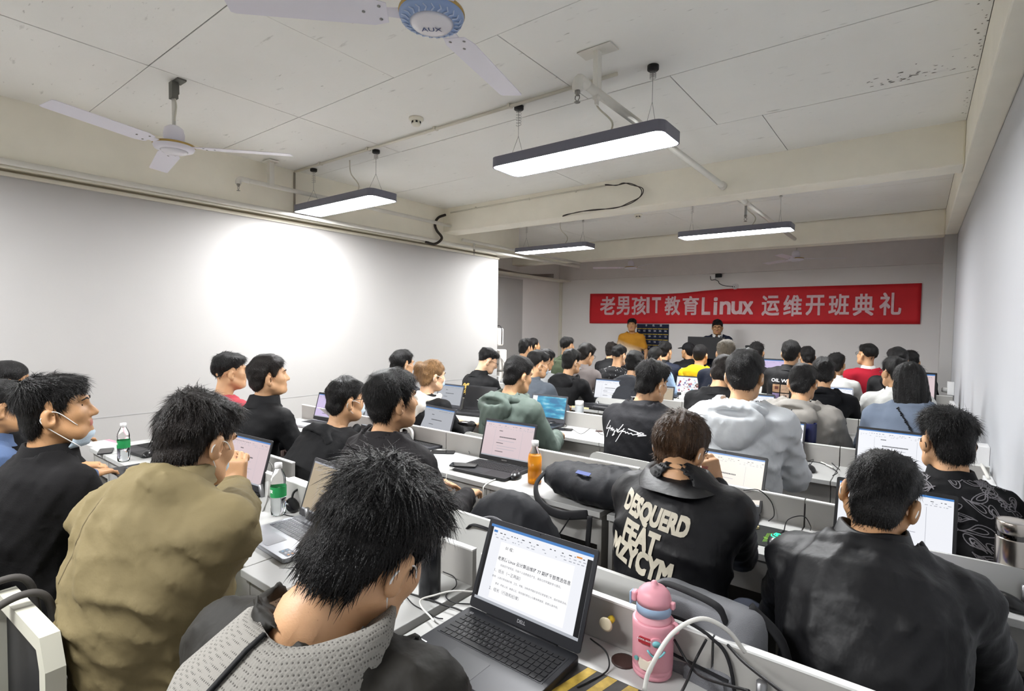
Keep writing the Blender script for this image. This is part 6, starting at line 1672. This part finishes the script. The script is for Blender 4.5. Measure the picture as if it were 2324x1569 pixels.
# gold embroidery (curling scroll) with red characters under it
cur = []
for k in range(5):
    cx_, cz_, rr = [(-.03, .03, .03), (.025, .035, .026), (0, 0, .034), (-.03, -.03, .024), (.03, -.025, .022)][k]
    cur.append([(cx_+rr*(1-t/26)*math.cos(t*.55+k), cz_+rr*(1-t/26)*math.sin(t*.55+k)) for t in range(22)])
V, F = strokes(cur, .0052); decal('dragon', V, F, -.02, -.14, ink_gold, 'gold_embroidery', off=.004)
V, F = strokes([[(-.02, .015), (-.02, -.015), (.0, -.015)], [(-.01, .015), (.02, .01)], [(.0, .0), (.02, -.012)], [(.012, .016), (.012, -.016)]], .004); decal('dragon', V, F, -.06, -.225, ink_red, 'red_embroidery', off=.004)
V, F = strokes([[(-.024, .012), (-.004, .012), (-.004, -.012), (-.024, -.012), (-.024, .012)], [(.006, .014), (.024, .010), (.010, -.012)], [(.004, 0), (.026, 0)]], .003); decal('dragon', V, F, .0, -.232, ink_gold, 'gold_embroidery', off=.004)
V, F = word('OIL WARS', .25, .034, .03); decal('oilwars', V, F, -.02, -.12, ink_white, 'lettering', off=.004)
for i, (x_, z_, w_, h_, c_) in enumerate(((-.09, -.20, .07, .08, 'b08a66'), (-.005, -.20, .08, .08, 'c9a88c'), (-.09, -.29, .07, .08, '8a7aa0'), (-.005, -.29, .08, .08, 'd2b8a4'), (-.085, -.195, .035, .03, '6a3a30'), (.0, -.29, .03, .05, '5a4038'))):
    V = np.array([(-w_/2, -h_/2, 0), (w_/2, -h_/2, 0), (w_/2, h_/2, 0), (-w_/2, h_/2, 0)]); decal('oilwars', V, [(0, 1, 2, 3)], x_, z_, mat('print_tile_%d' % i, c_, .7, var=.3, vscale=40), 'picture_tile', off=.004+.001*(i > 3), maxe=.03)
# paisley motifs
rs = random.Random(5); allV = []; allF = []
for i in range(95):
    cx_ = rs.uniform(-.28, .28); cz_ = rs.uniform(-.42, -.02); sc = rs.uniform(.020, .038); an = rs.uniform(0, 6.28)
    if i % 4 == 3:
        ol = [(.7*sc*(1+.35*math.cos(5*t))*math.cos(t), .7*sc*(1+.35*math.cos(5*t))*math.sin(t)) for t in np.linspace(0, 6.283, 26)]; ol2 = [(.28*sc*math.cos(t), .28*sc*math.sin(t)) for t in np.linspace(0, 6.283, 10)]
    else:
        ol = [(sc*(math.cos(t)*(1+.5*math.sin(t/2)**6)+.25*math.sin(2*t)), sc*.62*math.sin(t)*math.sin(t/2)**1.4+.3*sc*math.cos(t)) for t in np.linspace(0, 6.283, 24)]; ol2 = [(a*.55-.1*sc, b*.5) for a, b in ol]
    rot = lambda q: (cx_+q[0]*math.cos(an)-q[1]*math.sin(an), cz_+q[0]*math.sin(an)+q[1]*math.cos(an))
    V, F = strokes([[rot(q) for q in ol], [rot(q) for q in ol2]], .0017); k = sum(len(v) for v in allV)
    allV.append(V); allF += [tuple(j+k for j in f) for f in F]
decal('paisley', np.concatenate(allV), allF, 0, .10, ink_grey, 'paisley_print', off=.003, maxe=.05, kind='stuff', dirv=Vector((0, .75, -.66)).normalized())
# chain strap
p = PEOPLE['denimgirl']; bv = BVHTree.FromPolygons([tuple(v) for v in p['GV']], [tuple(f) for f in p['GF']])
pts = []
for t in np.linspace(0, 1, 46):
    q = Vector(p['N']-p['org'])+Vector(p['rt'])*(-.07+.22*t)+Vector((0, 0, .0-.40*t))
    h = bv.ray_cast(q-Vector(p['fw'])*.6, Vector(p['fw']), 1.2)
    if h[0] is not None: pts.append(h[0]-Vector(p['fw'])*.007)
mb = MB()
for i, q in enumerate(pts): mb.tube([q+Vector((.006*math.cos(i*1.57), 0, .006)), q-Vector((.006*math.cos(i*1.57), 0, .006))], .0042, 6)
mb.build('chain_strap', mat('chain_black', '15151a', .3, .5), p['root'], kind='stuff')
V, F = strokes([[(0, .05), (0, -.05)]], .004); 
seam_ol = mat('seam_olive', '5c5138', .85)
for pl in ([(-.120, .0), (-.140, -.12), (-.14, -.30), (-.12, -.46)],):
    V, F = strokes([[tuple(q[:2]) for q in bez([(a, b, 0) for a, b in pl], 6)]], .0014); decal('olive', V, F, 0, 0, seam_ol, 'seam', off=.0015, maxe=.04)
V, F = strokes([[(0, .05), (0, -.06)]], .0035); decal('windb', V, F, .01, -.06, strap_k if False else mat('cord_black', '1a1a1c', .7), 'hood_cord', off=.09, maxe=.03)
for k_, sd_ in (('olive', 1), ('olive', -1)):
    p = PEOPLE[k_]; e_, w_ = p['EL'][sd_]-p['org'], p['WR'][sd_]-p['org']; d_ = (w_-e_)/np.linalg.norm(w_-e_)
    MB().tube([w_-d_*.035, w_-d_*.030, w_-d_*.012, w_-d_*.004, w_+d_*.0], .04, 28, taper=[.044, .042, .038, .039, .034]).build('cuff', mat('cuff_rib_olive', '6c6146', .9, bump=.8, bscale=160), p['root'])
# ================================================================== BAGS
def bag(name, loc, rz, prims, m, label, vox=.009, fold=.008, ff=40):
    t = empty(name, loc, math.radians(rz), label, 'backpack')
    V, F = sdf_mesh(prims, vox, post=lambda P, Fv: Fv-fold*(folds(P, 7, ff)**1.4-.3)); link('body', mesh_np('bag_body', V, F), m, t)
    return t
bagk = cloth('bag_black_nylon', '1f2024', .6, 'shell'); bagg = cloth('bag_grey_melange', '7c7d81', .85, 'knit'); strap_m = mat('webbing_black', '17171a', .8)
t = bag('backpack', (-1.24, 1.62, .49), 8, [(s_ell((0, 0, .20), (.20, .13, .22)), '+', .05), (s_box((0, 0, .14), (.18, .11, .14), .05), '+', .05), (s_box((0, -.10, .13), (.14, .05, .11), .04), '+', .03)], bagk, 'black backpack on the empty chair between the second-row men')
MB().tube(bez([(-.16, -.10, .12), (-.13, -.125, .27), (0, -.13, .355), (.13, -.125, .27), (.17, -.09, .12)], 8), .004, 6).build('zip', mat('zip_grey', '5a5a5e', .4), t)
MB().tube(bez([(-.10, -.150, .30), (-.06, -.165, .325), (.05, -.168, .315), (.09, -.150, .28)], 8), .011, 6, flat=.4).build('handle', strap_m, t); MB().box((.13, -.135, .26), (.014, .004, .03)).build('zip_puller', mat('puller_steel', 'a8a498', .3, .9), t)
MB().tube(bez([(.15, .05, .3), (.22, .0, .2), (.24, -.02, .1), (.2, -.03, .02)], 8), .014, 6, flat=.35).build('strap', strap_m, t)
chair(-1.24, 1.66, 0, 'grey chair holding the black backpack in the second row')
t = bag('backpack', (-1.15, 2.16, DZ), -6, [(s_ell((0, .02, .075), (.27, .16, .085)), '+', .04), (s_ell((.10, .03, .10), (.15, .12, .07)), '+', .04), (s_ell((-.16, -.02, .09), (.12, .10, .07)), '+', .04)], bagk, 'black backpack lying on the second-row desk with straps hanging down', fold=.016, ff=34)
MB().tube(bez([(-.24, -.06, .13), (-.27, -.12, .05), (-.20, -.17, -.01), (-.08, -.18, -.03), (.06, -.16, .0)], 8), .020, 8, flat=.28).build('strap', strap_m, t)
MB().tube(bez([(-.02, -.17, -.02), (-.06, -.19, -.10), (-.10, -.20, -.16)], 8), .012, 6, flat=.3).build('strap', strap_m, t); MB().tube(bez([(.08, -.17, .0), (.085, -.19, -.12), (.08, -.19, -.22)], 8), .012, 6, flat=.35).build('strap', strap_m, t); MB().lathe([(0, -.02), (.02, -.018), (.022, .012), (.01, .02), (0, .02)], 12, c=(.08, -.19, -.24)).build('strap_end', strap_m, t)
MB().prism(rrect(.075, .022, .002, 2), 0, .002, M=Matrix.Translation((-.02, -.085, .150)) @ Matrix.Rotation(.45, 4, 'X')).build('blue_label', mat('label_blue', '3a4a86', .6), t)
t = bag('backpack', (-.405, 1.315, .385), -8, [(s_box((0, 0, .25), (.150, .080, .255), .055), '+', .0), (s_box((0, -.05, .20), (.130, .055, .20), .035), '+', .012)], bagg, 'grey melange backpack hanging on the chair behind the DESQUERD jacket', fold=.004)
for sx in (-.062, .062): MB().prism(rrect(.095, .30, .012, 3, sx, .24), .0, .006, M=Matrix.Translation((0, -.105, 0)) @ Matrix.Rotation(math.pi/2, 4, 'X')).build('front_pocket', cloth('bag_grey_pocket', '707175', .85, 'knit'), t)
MB().box((0, -.112, .40), (.24, .004, .006)).build('seam', strap_m, t)
MB().tube(bez([(-.085, -.05, .505), (-.06, -.06, .535), (.06, -.06, .53), (.085, -.05, .495)], 8), .016, 8, flat=.4).build('handle', strap_m, t); MB().tube(bez([(-.13, -.07, .1), (-.12, -.09, .40), (-.06, -.09, .47), (.06, -.09, .47), (.12, -.09, .40), (.13, -.07, .1)], 8), .004, 6).build('zip', strap_m, t)
MB().tube(bez([(.10, .05, .50), (.18, .06, .42), (.20, .05, .22), (.17, .03, .03)], 8), .022, 8, flat=.35).build('strap', strap_m, t)
t = bag('backpack', (-1.72, .13, .28), 4, [(s_box((0, 0, .16), (.15, .09, .19), .05), '+', .03)], bagk, 'black bag hanging from the chair in the lower left corner')
for sx in (-.09, .045): MB().tube(bez([(sx-.02, .0, .30), (sx-.03, -.02, .45), (sx-.01, .06, .57), (sx, .135, .612), (sx+.012, .185, .585), (sx+.02, .20, .45)], 8), .022, 8, flat=.4).build('strap', mat('webbing_charcoal', '3b3835', .85), t)
# chair of the olive jacket: pale framed back panel
t = empty('chair', (-1.655, .275, 0), math.radians(3), 'chair with a pale framed back in the lower left corner', 'chair')
frm = mat('chair_frame_cream', 'c9c7b8', .5)
out = [(-.205, .52), (.205, .52), (.205, .80), (.17, .865), (-.17, .865), (-.205, .80)]
inn = [(-.165, .56), (.165, .56), (.165, .79), (.145, .83), (-.145, .83), (-.165, .79)]
Mc = Matrix.Rotation(math.pi/2, 4, 'X')
V = [Vector((a, y, b)) for y in (-.018, .018) for a, b in out]+[Vector((a, y, b)) for y in (-.018, .018) for a, b in inn]
F = []
for i in range(6):
    j = (i+1) % 6
    F += [(i, j, 6+j, 6+i), (12+i, 18+i, 18+j, 12+j), (i, 12+i, 12+j, j), (6+i, 6+j, 18+j, 18+i)]
MB().add(V, F).build('back_frame', frm, t)
MB().box((0, .004, .69), (.33, .012, .27)).build('back_panel', chair_blk, t)
MB().prism(rrect(.40, .40, .04, 4, 0, .21), .42, .45).build('seat', mat('seat_lime', 'a9c83a', .7), t)
for sx in (-1, 1):
    MB().box((sx*.185, .0, .27), (.03, .034, .54)).build('leg', frm, t); MB().box((sx*.185, .38, .21), (.03, .03, .42)).build('leg', frm, t)
_cl = {'near': 'grey chair under the man with the mesh collar', 'polo': 'grey chair behind the broad man in black, lower right corner', 'desq': 'grey chair behind the DESQUERD jacket with a small figure logo'}
for k, p in PEOPLE.items():
    if k.startswith('pres') or k == 'olive': continue
    by_ = math.degrees(math.atan2(-p['fw'][0], p['fw'][1]))
    q = p['hip']-p['fw']*.0
    lab = _cl.get(k) or 'grey plastic chair of the '+p['root']['label'].replace('person', 'person')
    w_ = lab.split()
    c = chair(min(q[0], XR-.235), q[1], by_, ' '.join(w_[:16]))
    if k == 'desq':
        rl = random.Random(9)
        for i in range(7): MB().box((.09+rl.uniform(-.014, .014), -.2345, .735+rl.uniform(-.02, .02)), (rl.uniform(.004, .012), .001, rl.uniform(.006, .014)), R=Matrix.Rotation(rl.uniform(-.8, .8), 3, 'Y')).build('logo_mark', chair_blk, c)
